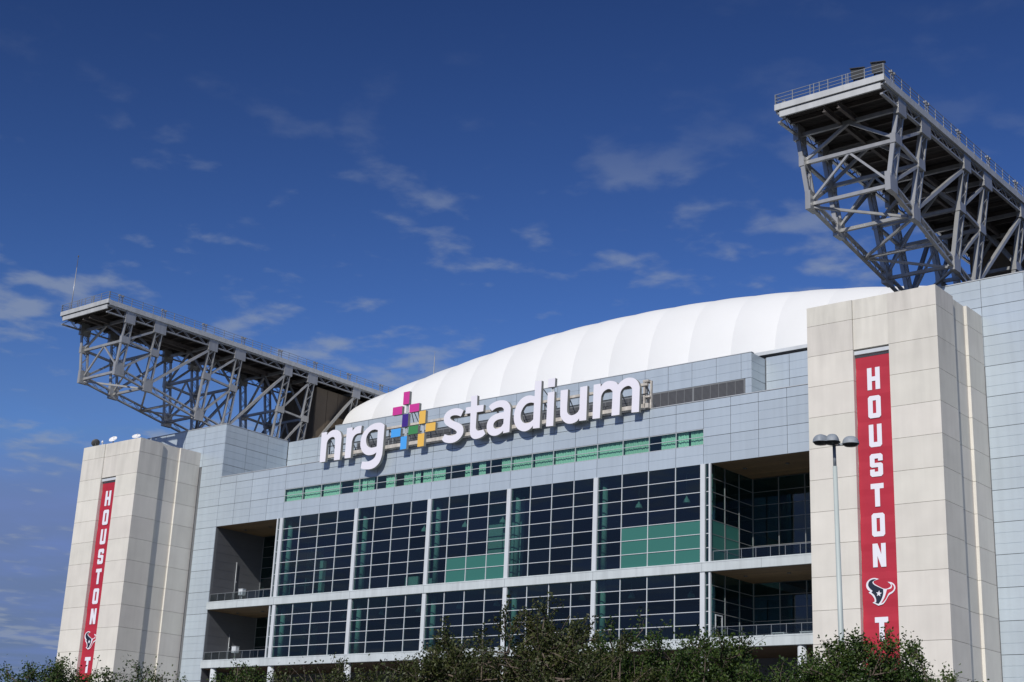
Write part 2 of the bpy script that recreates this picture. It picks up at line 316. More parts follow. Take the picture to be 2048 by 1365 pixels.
# ------------------------------------------------------------------ letter and emblem outlines (metres, x, z, smooth)
GLYPHS = {
'n': [[(-59.31,45.38,0),(-59.36,49.47,0),(-58.35,49.48,0),(-58.32,49.02,0),(-57.81,49.41,1),(-57.08,49.59,1),(-56.31,49.45,1),(-55.75,49.09,1),(-55.48,48.44,1),(-55.46,47.81,1),(-55.49,45.35,0),(-56.59,45.37,0),(-56.63,47.77,1),(-56.68,48.23,1),(-56.94,48.58,1),(-57.41,48.63,1),(-57.95,48.38,1),(-58.18,47.96,1),(-58.22,47.47,1),(-58.24,45.38,0)]],
'r': [[(-54.6,45.4,0),(-54.56,49.5,0),(-53.53,49.5,0),(-53.48,49.0,0),(-53.09,49.35,1),(-52.56,49.51,1),(-51.83,49.52,0),(-51.91,48.53,0),(-52.64,48.49,1),(-53.15,48.2,1),(-53.4,47.65,1),(-53.45,46.94,1),(-53.47,45.38,0)]],
'g': [[(-48.76,49.51,1),(-49.6,49.48,1),(-50.41,49.23,1),(-51.2,48.71,1),(-51.68,48.06,1),(-51.84,47.28,1),(-51.74,46.56,1),(-51.28,45.88,1),(-50.64,45.45,1),(-49.97,45.31,1),(-49.32,45.34,1),(-48.76,45.54,0),(-48.88,45.16,1),(-49.09,44.84,1),(-49.6,44.59,1),(-50.3,44.49,1),(-51.27,44.6,0),(-51.47,43.72,0),(-50.68,43.5,1),(-49.72,43.42,1),(-48.85,43.59,1),(-48.13,44.12,1),(-47.79,44.86,1),(-47.69,45.63,1),(-47.63,49.05,0),(-48.16,49.37,1)],[(-48.79,48.51,0),(-49.34,48.67,1),(-49.99,48.6,1),(-50.55,48.23,1),(-50.82,47.64,1),(-50.73,46.97,1),(-50.39,46.53,1),(-49.82,46.28,1),(-49.23,46.27,1),(-48.79,46.34,0)]],
's': [[(-34.08,49.19,0),(-34.67,49.46,1),(-35.27,49.61,1),(-36.04,49.61,1),(-36.81,49.37,1),(-37.26,48.9,1),(-37.32,48.37,1),(-37.04,47.81,1),(-36.37,47.34,1),(-35.56,46.94,1),(-35.15,46.66,1),(-35.04,46.42,1),(-35.32,46.23,1),(-35.89,46.15,1),(-36.48,46.27,1),(-37.04,46.49,0),(-37.45,45.82,0),(-37.01,45.47,1),(-36.22,45.26,1),(-35.35,45.26,1),(-34.6,45.55,1),(-34.06,46.07,1),(-33.95,46.66,1),(-34.18,47.21,1),(-34.74,47.62,1),(-35.54,47.95,1),(-36.04,48.21,1),(-36.27,48.46,1),(-36.12,48.67,1),(-35.69,48.75,1),(-35.1,48.67,1),(-34.51,48.44,0)]],
't': [[(-32.96,50.86,0),(-31.96,50.8,0),(-31.92,49.49,0),(-30.84,49.45,0),(-30.88,48.62,0),(-31.92,48.63,0),(-31.95,47.0,1),(-31.9,46.55,1),(-31.6,46.25,1),(-31.03,46.25,1),(-30.71,46.32,0),(-30.36,45.69,0),(-30.89,45.38,1),(-31.63,45.25,1),(-32.2,45.31,1),(-32.68,45.68,1),(-32.88,46.3,1),(-32.89,46.97,1),(-32.94,48.66,0),(-33.75,48.67,0),(-33.71,49.48,0),(-32.92,49.48,0)]],
'a': [[(-30.01,49.08,0),(-29.63,49.36,1),(-28.9,49.59,1),(-28.07,49.62,1),(-27.32,49.45,1),(-26.79,49.04,1),(-26.53,48.49,1),(-26.52,47.9,1),(-26.57,45.46,0),(-27.55,45.41,0),(-27.53,45.73,0),(-28.01,45.43,1),(-28.65,45.27,1),(-29.3,45.35,1),(-29.83,45.66,1),(-30.14,46.17,1),(-30.18,46.84,1),(-29.93,47.4,1),(-29.44,47.78,1),(-28.62,48.04,1),(-27.57,48.08,0),(-27.61,48.45,1),(-27.92,48.72,1),(-28.44,48.79,1),(-29.03,48.68,1),(-29.46,48.43,0)],[(-27.55,47.23,0),(-28.21,47.26,1),(-28.76,47.14,1),(-29.11,46.81,1),(-29.1,46.41,1),(-28.79,46.15,1),(-28.33,46.13,1),(-27.88,46.29,1),(-27.57,46.61,0)]],
'd': [[(-22.88,51.26,0),(-21.89,51.19,0),(-21.94,45.38,0),(-22.97,45.42,0),(-22.95,45.76,0),(-23.4,45.42,1),(-24.02,45.24,1),(-24.65,45.33,1),(-25.3,45.7,1),(-25.73,46.27,1),(-25.95,46.95,1),(-25.91,47.82,1),(-25.59,48.65,1),(-25.03,49.27,1),(-24.32,49.57,1),(-23.6,49.6,1),(-22.88,49.4,0)],[(-22.93,48.57,0),(-23.47,48.69,1),(-24.09,48.59,1),(-24.61,48.15,1),(-24.89,47.54,1),(-24.86,46.88,1),(-24.52,46.4,1),(-23.97,46.18,1),(-23.44,46.26,1),(-22.96,46.52,0)]],
'i': [[(-20.89,49.55,0),(-19.88,49.56,0),(-19.91,45.36,0),(-20.98,45.41,0)]],
'.': [[(-20.87,51.25,0),(-19.84,51.22,0),(-19.86,50.15,0),(-20.9,50.19,0)]],
'u': [[(-18.97,49.54,0),(-17.89,49.53,0),(-17.93,47.16,1),(-17.82,46.62,1),(-17.41,46.31,1),(-16.88,46.31,1),(-16.4,46.51,1),(-16.12,46.87,0),(-16.09,49.53,0),(-15.06,49.55,0),(-15.1,45.42,0),(-16.12,45.46,0),(-16.12,45.77,0),(-16.49,45.45,1),(-17.11,45.29,1),(-17.82,45.37,1),(-18.37,45.7,1),(-18.8,46.24,1),(-18.94,46.92,1)]],
'm': [[(-14.2,45.44,0),(-14.15,49.54,0),(-13.16,49.52,0),(-13.15,49.15,0),(-12.69,49.54,1),(-12.08,49.67,1),(-11.48,49.58,1),(-10.96,49.36,1),(-10.7,49.03,0),(-10.28,49.36,1),(-9.6,49.63,1),(-8.93,49.61,1),(-8.33,49.36,1),(-7.91,48.94,1),(-7.69,48.33,1),(-7.68,47.83,1),(-7.74,45.41,0),(-8.76,45.46,0),(-8.71,47.9,1),(-8.77,48.35,1),(-9.08,48.64,1),(-9.5,48.68,1),(-10.0,48.49,1),(-10.29,48.13,1),(-10.36,47.64,1),(-10.42,45.43,0),(-11.53,45.45,0),(-11.44,48.01,1),(-11.52,48.42,1),(-11.89,48.69,1),(-12.32,48.68,1),(-12.74,48.45,1),(-12.99,48.08,1),(-13.06,47.66,1),(-13.16,45.4,0)]]}
EMBLEM = {'white': [(-0.32,23.33,0),(-0.77,23.45,1),(-1.19,23.37,1),(-1.51,23.1,1),(-1.58,22.72,1),(-1.42,22.4,1),(-1.2,22.27,0),(-1.37,22.16,0),(-1.07,21.93,1),(-0.83,21.61,1),(-0.8,21.34,0),(-1.01,21.24,0),(-0.45,20.95,0),(0.01,21.08,1),(0.3,21.4,1),(0.6,21.83,1),(0.98,22.04,1),(1.22,22.36,1),(1.17,22.71,1),(0.89,22.95,1),(0.49,23.03,0),(0.76,22.81,1),(0.8,22.61,1),(0.51,22.44,1),(0.14,22.43,1),(-0.38,22.68,1),(-0.79,22.94,1),(-0.82,23.17,1)],
'navy': [(-0.57,23.33,0),(-0.94,23.33,1),(-1.28,23.16,1),(-1.39,22.82,1),(-1.21,22.51,1),(-0.97,22.3,0),(-1.1,22.16,0),(-0.82,21.91,1),(-0.66,21.53,1),(-0.66,21.26,0),(-0.8,21.23,0),(-0.44,21.1,0),(-0.18,21.42,1),(0.04,21.94,1),(0.06,22.39,0),(-0.47,22.65,1),(-0.83,22.86,1),(-0.95,23.1,1)],
'red': [(0.42,22.35,0),(0.79,22.41,1),(0.92,22.61,1),(0.85,22.86,0),(1.07,22.64,1),(1.09,22.37,1),(0.9,22.16,1),(0.57,21.99,1),(0.31,21.55,1),(0.01,21.23,1),(-0.19,21.14,0),(0.15,21.63,1),(0.33,22.08,1)]}
# ================================================================== SETTING
g = MB()
g.add([(-4000,-4000,0),(4000,-4000,0),(4000,4000,0),(-4000,4000,0)], [(0,1,2,3)])
tag(g.build('ground', 'asphalt'), 'grey asphalt ground around the stadium', None, kind='structure')
g = MB().box(-130, 70, -45, -1.5, 0.0, 0.13)
tag(g.build('plaza', 'paving'), 'pale paved plaza in front of the stadium', None, kind='structure')

# ================================================================== STADIUM
S = empty('stadium', (0, 0, 0), 'grey panelled stadium with glazed front, white fabric roof and open steel roof trusses', 'stadium')
XC = -33.45
PIL = [-66.9, -52.6, -39.8, -27.0, -14.2, 0.1]
EDGE = []
for a, b in zip(PIL, PIL[1:]): EDGE += frange(a, b, 4)[:-1]
EDGE.append(PIL[-1])                                        # 21 mullion lines
ZU = frange(28.05, 38.7, 7); ZL = frange(20.05, 27.0, 5)
BX0, BX1 = -80.7, 13.8                                      # outer ends of the two balconies
GX0, GX1 = -67.75, 0.95                                     # glass corners
BD = 9.06                                                   # balcony depth

# ---- concrete towers -------------------------------------------------
def tower(x0, s0, s1):
    x1 = x0+13.2; yf = -10.8; rc = 0.3
    core = MB().box(x0+0.15, x1-0.65, yf+0.42, -0.05, 0, 49.6)
    t = core.build('concrete_tower', 'joint', S)
    zs = [50.0]+[48.05-3.05*k for k in range(16)]; zs = [z for z in zs if z > 0.3]+[0.0]
    gp = 0.035
    for zt, zb in zip(zs, zs[1:]):
        a, b = zb+gp/2, zt-gp/2
        if zt == 50.0: b = 50.0
        box('panel', x0, x0+s0-0.012, yf-0.10, yf+2.2, a, b, 'concrete', t)            # column left of the banner slot
        box('panel', x0+s1, x1, yf, -6.85, a, b, 'concrete', t)                         # corner column, wraps to the side
        box('panel', x1-2.0, x1-rc, -6.835, -3.665, a, b, 'concrete', t)                # recessed strip of the side
        box('panel', x1-2.0, x1, -3.65, -0.01, a, b, 'concrete', t)                     # rear strip of the side
        if zb > 44.0: box('panel', x0+s0+0.012, x0+s1-0.015, yf+0.02, yf+2.0, a, b, 'concrete', t)
    box('slot_back', x0+s0, x0+s1, yf+0.40, yf+0.418, 0, 44.95, 'concrete', t)
    box('banner_housing', x0+s0+0.02, x0+s1-0.02, yf+0.12, yf+0.395, 44.50, 44.86, 'white_metal', t)
    MB().box(x0+0.4, x1-0.4, yf+0.5, -0.1, 49.62, 49.7).build('tower_roof', 'joint', t)
    return t
tower(-99.0, 5.1, 8.45)
tower(18.7, 4.8, 8.4)

# ---- metal cladding ---------------------------------------------------
ZB = [38.7, 41.75, 44.8, 45.86]
fb = MB().box(BX0, 18.6, 0.085, 0.5, 42.7, 45.8).box(BX0, 18.6, 0.085, 0.5, 38.72, 40.9).box(BX0, -66.9, 0.085, 0.5, 40.9, 42.7).box(0.1, 18.6, 0.085, 0.5, 40.9, 42.7)
band = fb.build('metal_cladding', 'panel_back', S)
clad(band, 'y', 0.0, frange(BX0, -66.9, 4), ZB)
clad(band, 'y', 0.0, frange(0.1, BX1, 4)+[18.6], ZB)
clad(band, 'y', 0.0, EDGE, [38.7, 40.9]); clad(band, 'y', 0.0, EDGE, [42.7, 44.8, 45.86])
box('coping', BX0, 18.6, -0.06, 0.7, 45.87, 45.95, 'frame_metal', band)
box('roof_terrace', BX0+0.05, 18.6, 0.72, 16.0, 45.55, 45.84, 'panel_back', band)
ZW = [38.7+3.05*k for k in range(-9, 6)]; ZW[-1] = 53.72       # 11.25 .. 53.7
lw = MB().box(-100.0, BX0-0.05, 0.085, 0.9, 0, 53.6).box(-100, BX0-0.09, 0.9, 12.0, 44, 53.55)
lwall = lw.build('metal_cladding', 'panel_back', S)
clad(lwall, 'y', 0.0, [-85.25, BX0], [0.0, 5.1, 8.2]+ZW)
clad(lwall, 'y', 0.0, [-99.0, -94.4, -89.8, -85.25], ZW[-3:])
clad(lwall, 'x', BX0+0.05, [0.0, 4.1, 8.1, 12.05], [45.9]+ZW[-3:])
box('coping', -99.0, BX0+0.09, -0.05, 0.9, 53.73, 53.82, 'frame_metal', lwall)
box('coping', BX0-0.5, BX0+0.09, 0.905, 12.0, 53.73, 53.82, 'frame_metal', lwall)
# set-back wall behind the sign with its louvres
YS = 12.1
sb = MB().box(BX0, -70.8, YS+0.085, YS+0.6, 45.8, 53.5).box(-70.8, -0.98, YS+0.085, YS+0.6, 45.8, 54.8)
swall = sb.build('metal_cladding', 'panel_back', S)
clad(swall, 'y', YS, [BX0+0.1, -77.4, -74.1, -70.8], [45.9, 47.7, 50.75, 53.6])
SE = frange(-70.8, -2.3, 20)+[-0.9]
clad(swall, 'y', YS, SE, [51.78, 54.87])
clad(swall, 'y', YS, SE, [45.9, 49.75])
LV = frange(-66.0, -1.85, 9)
clad(swall, 'y', YS, [-70.8, -66.0], [49.75, 51.78]); clad(swall, 'y', YS, [-1.75, -0.9], [49.75, 51.78])
for a, b in zip(LV, LV[1:]):
    fr = MB().box(a, b, YS+0.02, YS+0.08, 49.76, 49.9).box(a, b, YS+0.02, YS+0.08, 51.62, 51.77).box(a, a+0.12, YS+0.02, YS+0.08, 49.9, 51.62).box(b-0.12, b, YS+0.02, YS+0.08, 49.9, 51.62)
    w = b-a-0.24
    for k in range(1, 6): fr.box(a+0.12+w*k/6-0.025, a+0.12+w*k/6+0.025, YS+0.02, YS+0.07, 49.9, 51.62)
    lf = fr.build('louvre', 'frame_dark', swall)
    sl = MB()
    for k in range(12):
        z = 49.95+k*0.14
        sl.add([(a+0.12, YS+0.03, z), (b-0.12, YS+0.03, z), (b-0.12, YS+0.085, z+0.10), (a+0.12, YS+0.085, z+0.10), (a+0.12, YS+0.03, z+0.02), (b-0.12, YS+0.03, z+0.02), (b-0.12, YS+0.085, z+0.12), (a+0.12, YS+0.085, z+0.12)],
               [(0,3,2,1),(4,5,6,7),(0,1,5,4),(1,2,6,5),(2,3,7,6),(3,0,4,7)])
    so_ = sl.build('slat', 'louvre_slat', swall); so_['kind'] = 'stuff'
box('coping', -70.8, -0.86, YS-0.04, YS+0.6, 54.88, 54.95, 'frame_metal', swall)
rt = MB().box(-1.5, -0.985, YS+0.6, 15.4, 45.8, 54.8).box(-0.98, 26.0, 15.49, 15.9, 45.8, 55.0)
rwall = rt.build('metal_cladding', 'panel_back', S)
clad(rwall, 'x', -0.9, [12.1, 15.4], [45.9, 48.7, 51.75, 54.87])
clad(rwall, 'y', 15.4, [-0.82]+frange(2.3, 19.7, 5), [45.9, 49.0, 52.0, 55.05])
# wall to the right of the right tower
ew = MB().box(18.7, 62.0, 0.085, 0.8, 0, 53.6); ewall = ew.build('metal_cladding', 'panel_back', S)
clad(ewall, 'y', 0.0, [31.95, 36.25, 40.5, 44.8], [0.0, 5.1, 8.2]+ZW)
clad(ewall, 'y', 0.0, [23.35, 27.65, 31.95], ZW[-4:])
box('coping', 18.7, 62.0, -0.05, 0.9, 53.73, 53.82, 'frame_metal', ewall)

# ---- ribbon windows ----------------------------------------------------
rb = MB()
for z in (40.93, 41.8, 42.67): rb.box(-66.87, 0.07, 0.03, 0.16, z-0.035, z+0.035)
rw = rb.build('ribbon_window', 'frame_metal', S)
for x in EDGE: box('mullion', x-0.04, x+0.04, 0.02, 0.17, 40.965, 42.635, 'frame_metal', rw)
for a, b in zip(EDGE, EDGE[1:]):
    for z0, z1 in ((40.965, 41.765), (41.835, 42.635)):
        box('pane', a+0.04, b-0.04, 0.085, 0.105, z0, z1, 'glass_ribbon', rw)
MB().box(-67, 0.2, 3.0, 3.2, 40.5, 43.2).box(-67, 0.2, 0.5, 3.0, 40.6, 40.85).box(-67, 0.2, 0.5, 3.0, 42.72, 42.9).build('suite_room', 'interior', rw)

# ---- the glazed front ---------------------------------------------------
fr = MB()
for zs in (ZU, ZL):
    for a, b in zip(PIL, PIL[1:]):
        for z in zs[1:-1]: fr.box(a+0.29, b-0.29, -0.03, 0.10, z-0.033, z+0.033)
    for z in zs[1:-1]:
        fr.box(GX1-0.46, GX1-0.11, -0.03, 0.10, z-0.033, z+0.033); fr.box(GX0+0.11, GX0+0.46, -0.03, 0.10, z-0.033, z+0.033)
gw = fr.build('glass_wall', 'white_metal', S)
for zs in (ZU, ZL):
    for bi, (a, b) in enumerate(zip(PIL, PIL[1:])):
        xs = frange(a, b, 4)
        for x in xs[1:-1]: box('mullion', x-0.04, x+0.04, -0.05, 0.12, zs[0], zs[-1], 'white_metal', gw)
        for ci in range(4):
            for ri in range(len(zs)-1):
                m = 'glass_wall'
                if zs is ZU and ci > 0 and ((bi == 2 and ri < 2) or (bi == 4 and ri < 3)): m = 'green_panel'
                p = box('pane', xs[ci]+(0.29 if ci == 0 else 0.04), xs[ci+1]-(0.29 if ci == 3 else 0.04), 0.04, 0.06, zs[ri]+(0.033 if ri else 0), zs[ri+1]-(0.033 if ri < len(zs)-2 else 0), m, gw)
                p.rotation_euler = (random.uniform(-.005, .005), 0, random.uniform(-.005, .005))
                if m == 'green_panel': p['label'] = 'opaque sea green glazing panel'
    for x in PIL: box('pillar', x-0.29, x+0.29, -0.18, 0.32, zs[0]-0.01, zs[-1]+0.01, 'white_metal', gw)
    for x in (GX0, GX1): box('corner_post', x-0.11, x+0.11, -0.12, 0.14, zs[0]-0.01, zs[-1]+0.01, 'white_metal', gw)
    for ri in range(len(zs)-1):
        box('pane', GX1-0.56, GX1-0.11, 0.04, 0.06, zs[ri]+0.033, zs[ri+1]-0.033, 'glass_wall', gw)
        box('pane', GX0+0.11, GX0+0.56, 0.04, 0.06, zs[ri]+0.033, zs[ri+1]-0.033, 'glass_wall', gw)
for z0, z1 in ((27.0, 28.05), (19.0, 20.05)):
    sp = box('spandrel', BX0, 18.6, -0.28, 0.4, z0, z1, 'spandrel', S)
    for x in PIL+[-74.3, 7.3]: box('joint', x-0.02, x+0.02, -0.284, -0.2, z0+0.01, z1-0.01, 'rail', sp).location -= sp.location
    o = box('drip_edge', BX0, 18.6, -0.31, -0.2, z1-0.14, z1-0.06, 'spandrel', sp); o.location -= sp.location
# floors, ceilings and back walls of the rooms behind the glass
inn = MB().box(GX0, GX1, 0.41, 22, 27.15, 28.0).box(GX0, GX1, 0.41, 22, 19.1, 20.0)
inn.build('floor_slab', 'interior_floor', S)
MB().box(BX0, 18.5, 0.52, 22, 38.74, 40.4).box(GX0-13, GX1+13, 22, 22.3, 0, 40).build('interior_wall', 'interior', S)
for x in PIL:
    for z0, z1 in ((28.0, 38.72), (20.0, 27.15)):
        o = MB().tube((0, 0, 0), (0, 0, z1-z0), 0.36, 0.36, 20).build('interior_column', 'interior_white', S, (x+0.15, 1.5, z0), True)
MB().box(-33.6, -28.2, 4.2, 4.5, 28.0, 38.7).build('partition', 'interior_white', S)
MB().box(-62.0, -61.4, 3.0, 3.6, 28.0, 33.0).box(-48.0, -45.8, 5.0, 5.3, 28.0, 30.2).box(-43.2, -42.1, 4.0, 4.4, 28.0, 29.6).build('partition', 'interior_white', S)

# ---- balconies -----------------------------------------------------------
def glazing(parent, axis, plane, us, zs, depth=0.10):  # balcony frames use a darker metal: the recess shade put into their colour
    for z in zs[1:-1]:
        if axis == 'y': box('transom', us[0], us[-1], plane-0.03, plane+depth-0.04, z-0.03, z+0.03, 'frame_dark', parent)
        else: box('transom', plane-depth+0.04, plane+0.03, us[0], us[-1], z-0.03, z+0.03, 'frame_dark', parent)
    for u in us:
        if axis == 'y': box('mullion', u-0.045, u+0.045, plane-0.06, plane+depth, zs[0], zs[-1], 'frame_dark', parent)
        else: box('mullion', plane-depth, plane+0.06, u-0.045, u+0.045, zs[0], zs[-1], 'frame_dark', parent)
    for a, b in zip(us, us[1:]):
        for c, d in zip(zs, zs[1:]):
            if axis == 'y': box('balcony_pane', a, b, plane+0.0, plane+0.02, c, d, 'glass_wall', parent)
            else: box('balcony_pane', plane-0.02, plane, a, b, c, d, 'green_panel' if (zs is ZU and b < 6.1 and d < 32.8) else 'glass_wall', parent)
for x0, x1, left in ((BX0, GX0, True), (GX1, BX1+4.7, False)):
    for z0, z1, zs in ((28.05, 38.7, ZU), (20.05, 27.0, ZL)):
        bal = MB().box(x0+0.02, x1-0.02, 0.41, BD+0.5, z0-0.9, z0-0.02).build('balcony', 'spandrel', S)
        ys = frange(0.05, BD, 12)
        for a, b in zip(ys, ys[1:]):                              # timber soffit boards
            box('soffit_board', x0+0.1, x1, max(a, 0.06)+0.012, b-0.012, z1-0.02-(0.0 if z1 > 30 else 0.0), z1+0.03 if z1 > 30 else z1+0.03, 'wood', bal).location.z -= 0.04 if z1 < 30 else 0.0
        us = frange(x1-0.1, x0+0.06, 4)[::-1] if left else frange(x0, x0+13.04, 4)
        glazing(bal, 'y', BD, us, zs)
        if not left: glazing(bal, 'x', GX1, [0.16, 3.0, 6.0, BD-0.1], zs)
        else:
            MB().box(GX0+0.1, GX0+0.14, 0.15, BD, z0, z1).build('balcony_pane', 'glass_wall', bal)
            clad(bal, 'x', BX0+0.02, [0.42, BD], [z0, z0+(z1-z0)/3, z0+2*(z1-z0)/3, z1-0.05], 'dark_panel', 0.04, 1.1)
        # railing
        rx0, rx1 = (x0+0.1, x1-0.25) if left else (x0+0.3, x1)
        n = 8 if left else 10
        rl = MB().box(rx0, rx1, 0.12, 0.18, z0+1.10, z0+1.14).box(rx0, rx1, 0.13, 0.17, z0+0.06, z0+0.09)
        for k in range(n+1):
            x = rx0+(rx1-rx0)*k/n; rl.box(x-0.018, x+0.018, 0.115, 0.185, z0, z0+1.1)
        rr = rl.build('railing', 'rail', bal)
        for k in range(n): box('railing_infill', rx0+(rx1-rx0)*k/n+0.03, rx0+(rx1-rx0)*(k+1)/n-0.03, 0.145, 0.155, z0+0.12, z0+1.08, 'glass_rail', bal)
        cx0 = x0+2.2                                               # round ceiling fittings and a conduit
        for k in range(3 if not left else 2):
            MB().lathe([(0.0, -0.10), (0.20, -0.09), (0.24, 0.0)], 14).build('ceiling_fitting', 'dark_metal', bal, (cx0+5.2*k, 3.6, z1-0.03-(0.04 if z1 < 30 else 0)), True)
        MB().tube((x0+0.4, BD-0.5, z1-0.12), (x1-0.3, BD-0.5, z1-0.12), 0.05, 0.05, 6).build('conduit', 'dark_metal', bal)
        if not left and z1 < 30:
            MB().box(GX1+0.02, GX1+0.08, 1.0, 1.12, z0, z0+2.6).box(GX1+0.02, GX1+0.08, 2.3, 2.42, z0, z0+2.6).box(GX1+0.02, GX1+0.08, 1.12, 2.3, z0+2.48, z0+2.6).build('door_frame', 'white_metal', bal)
# ---- ground storey under the lower spandrel -------------------------------
gs = MB().box(BX0, 18.5, 0.45, BD, 18.86, 18.98)
gf = gs.build('ground_storey', 'wood', S)
MB().box(BX0, 18.5, BD, BD+0.3, 0, 18.86).build('storefront_wall', 'interior', gf)
clad(gf, 'x', BX0+0.02, [0.05, BD], [0.0, 4.5, 9.3, 14.0, 18.8], 'dark_panel', 0.04, 1.1)
for x in PIL+[-78.5, 11.5]:
    MB().tube((0, 0, 0), (0, 0, 19.0), 0.46, 0.46, 24).build('round_column', 'white_metal', gf, (x, 0.35, 0), True)
MB().box(BX0-0.05, BX0+0.005, 0.1, 22.4, 0, 45.0).build('side_wall', 'panel_back', S)

# ---- fabric roof -----------------------------------------------------------
RX0, RX1, NP = XC-53.1, XC+53.1, 16
eave = MB().box(-70.0, RX1, 15.95, 28.6, 55.62, 55.92).box(-70.0, RX1, 15.95, 16.2, 55.92, 56.05)
roof = eave.build('fabric_roof', 'white_metal', S)
def zr(x): return 72.45-6.2*((x-XC)/53.15)**2
NU, NT = 10, 26
for k in range(NP):
    xa, xb = RX0+(RX1-RX0)*k/NP, RX0+(RX1-RX0)*(k+1)/NP
    vs = []; fs = []
    for i in range(NU+1):
        u = i/NU; x = xa+(xb-xa)*u; rz = (zr(xa)*(1-u)+zr(xb)*u)-59.0; bul = 0.42*math.sin(math.pi*u)**0.8
        for j in range(NT+1):
            if j <= 3: y, z, ny, nz = 28.3, 55.9+(59.0-55.9)*j/3, -1.0, 0.0
            elif j <= NT-3:
                t = (j-3)/(NT-6)*math.pi/2; y = 28.3+9.0*(1-math.cos(t)); z = 59.0+rz*math.sin(t)
                ny, nz = -math.cos(t), math.sin(t)
            else: y = 37.3+(j-(NT-3))*26.0; z = 59.0+rz-0.004*(y-37.3)**1.2; ny, nz = 0, 1
            b2 = bul*(min(1.0, j/4.0))*max(0.0, 1.0-(j/(NT-3.0))**1.6)
            vs.append((x, y+ny*b2, z+nz*b2))
    for i in range(NU):
        for j in range(NT):
            a = i*(NT+1)+j; fs.append((a, a+NT+1, a+NT+2, a+1))
    MB().add(vs, fs).build('membrane_panel', 'fabric', roof, smooth=True)
for sx in (RX0, RX1):                                              # end closures
    pts = [(28.3, 55.9)]+[(28.3+9*(1-math.cos(t*math.pi/32)), 59+(zr(sx)-59)*math.sin(t*math.pi/32)) for t in range(17)]+[(115.0, zr(sx)-0.9), (115.0, 55.9)]
    n = len(pts); MB().add([(sx-0.1, y, z) for y, z in pts]+[(sx+0.1, y, z) for y, z in pts], [tuple(range(n)), tuple(range(2*n-1, n-1, -1))]+[(i, n+i, n+(i+1) % n, (i+1) % n) for i in range(n)]).build('membrane_end', 'fabric', roof)

# ---- roof trusses ------------------------------------------------------------
def hw(z): return 4.05+(z-58.8)*0.152                              # half width of the truss at height z
def zlow(y): return 58.9-0.20*(y+14.4) if y > -14.4 else 58.9
XA = Vector((1, 0, 0))
YEND = 92.0
def laced(b, p, q, sep, flange, pitch):
    # built-up member: two flanges 'sep' apart with zigzag lacing on both faces
    p, q, sep = Vector(p), Vector(q), Vector(sep); d = q-p; n = max(2, int(d.length/pitch))
    b.bar(p-sep/2, q-sep/2, flange[0], flange[1]); b.bar(p+sep/2, q+sep/2, flange[0], flange[1])
    for s in (-1, 1):
        off = XA*(s*flange[0]*0.42)
        for k in range(n):
            a = p+d*(k/n); c = p+d*((k+1)/n)
            if k % 2: b.bar(a+sep/2+off, c-sep/2+off, 0.05, 0.07)
            else: b.bar(a-sep/2+off, c+sep/2+off, 0.05, 0.07)
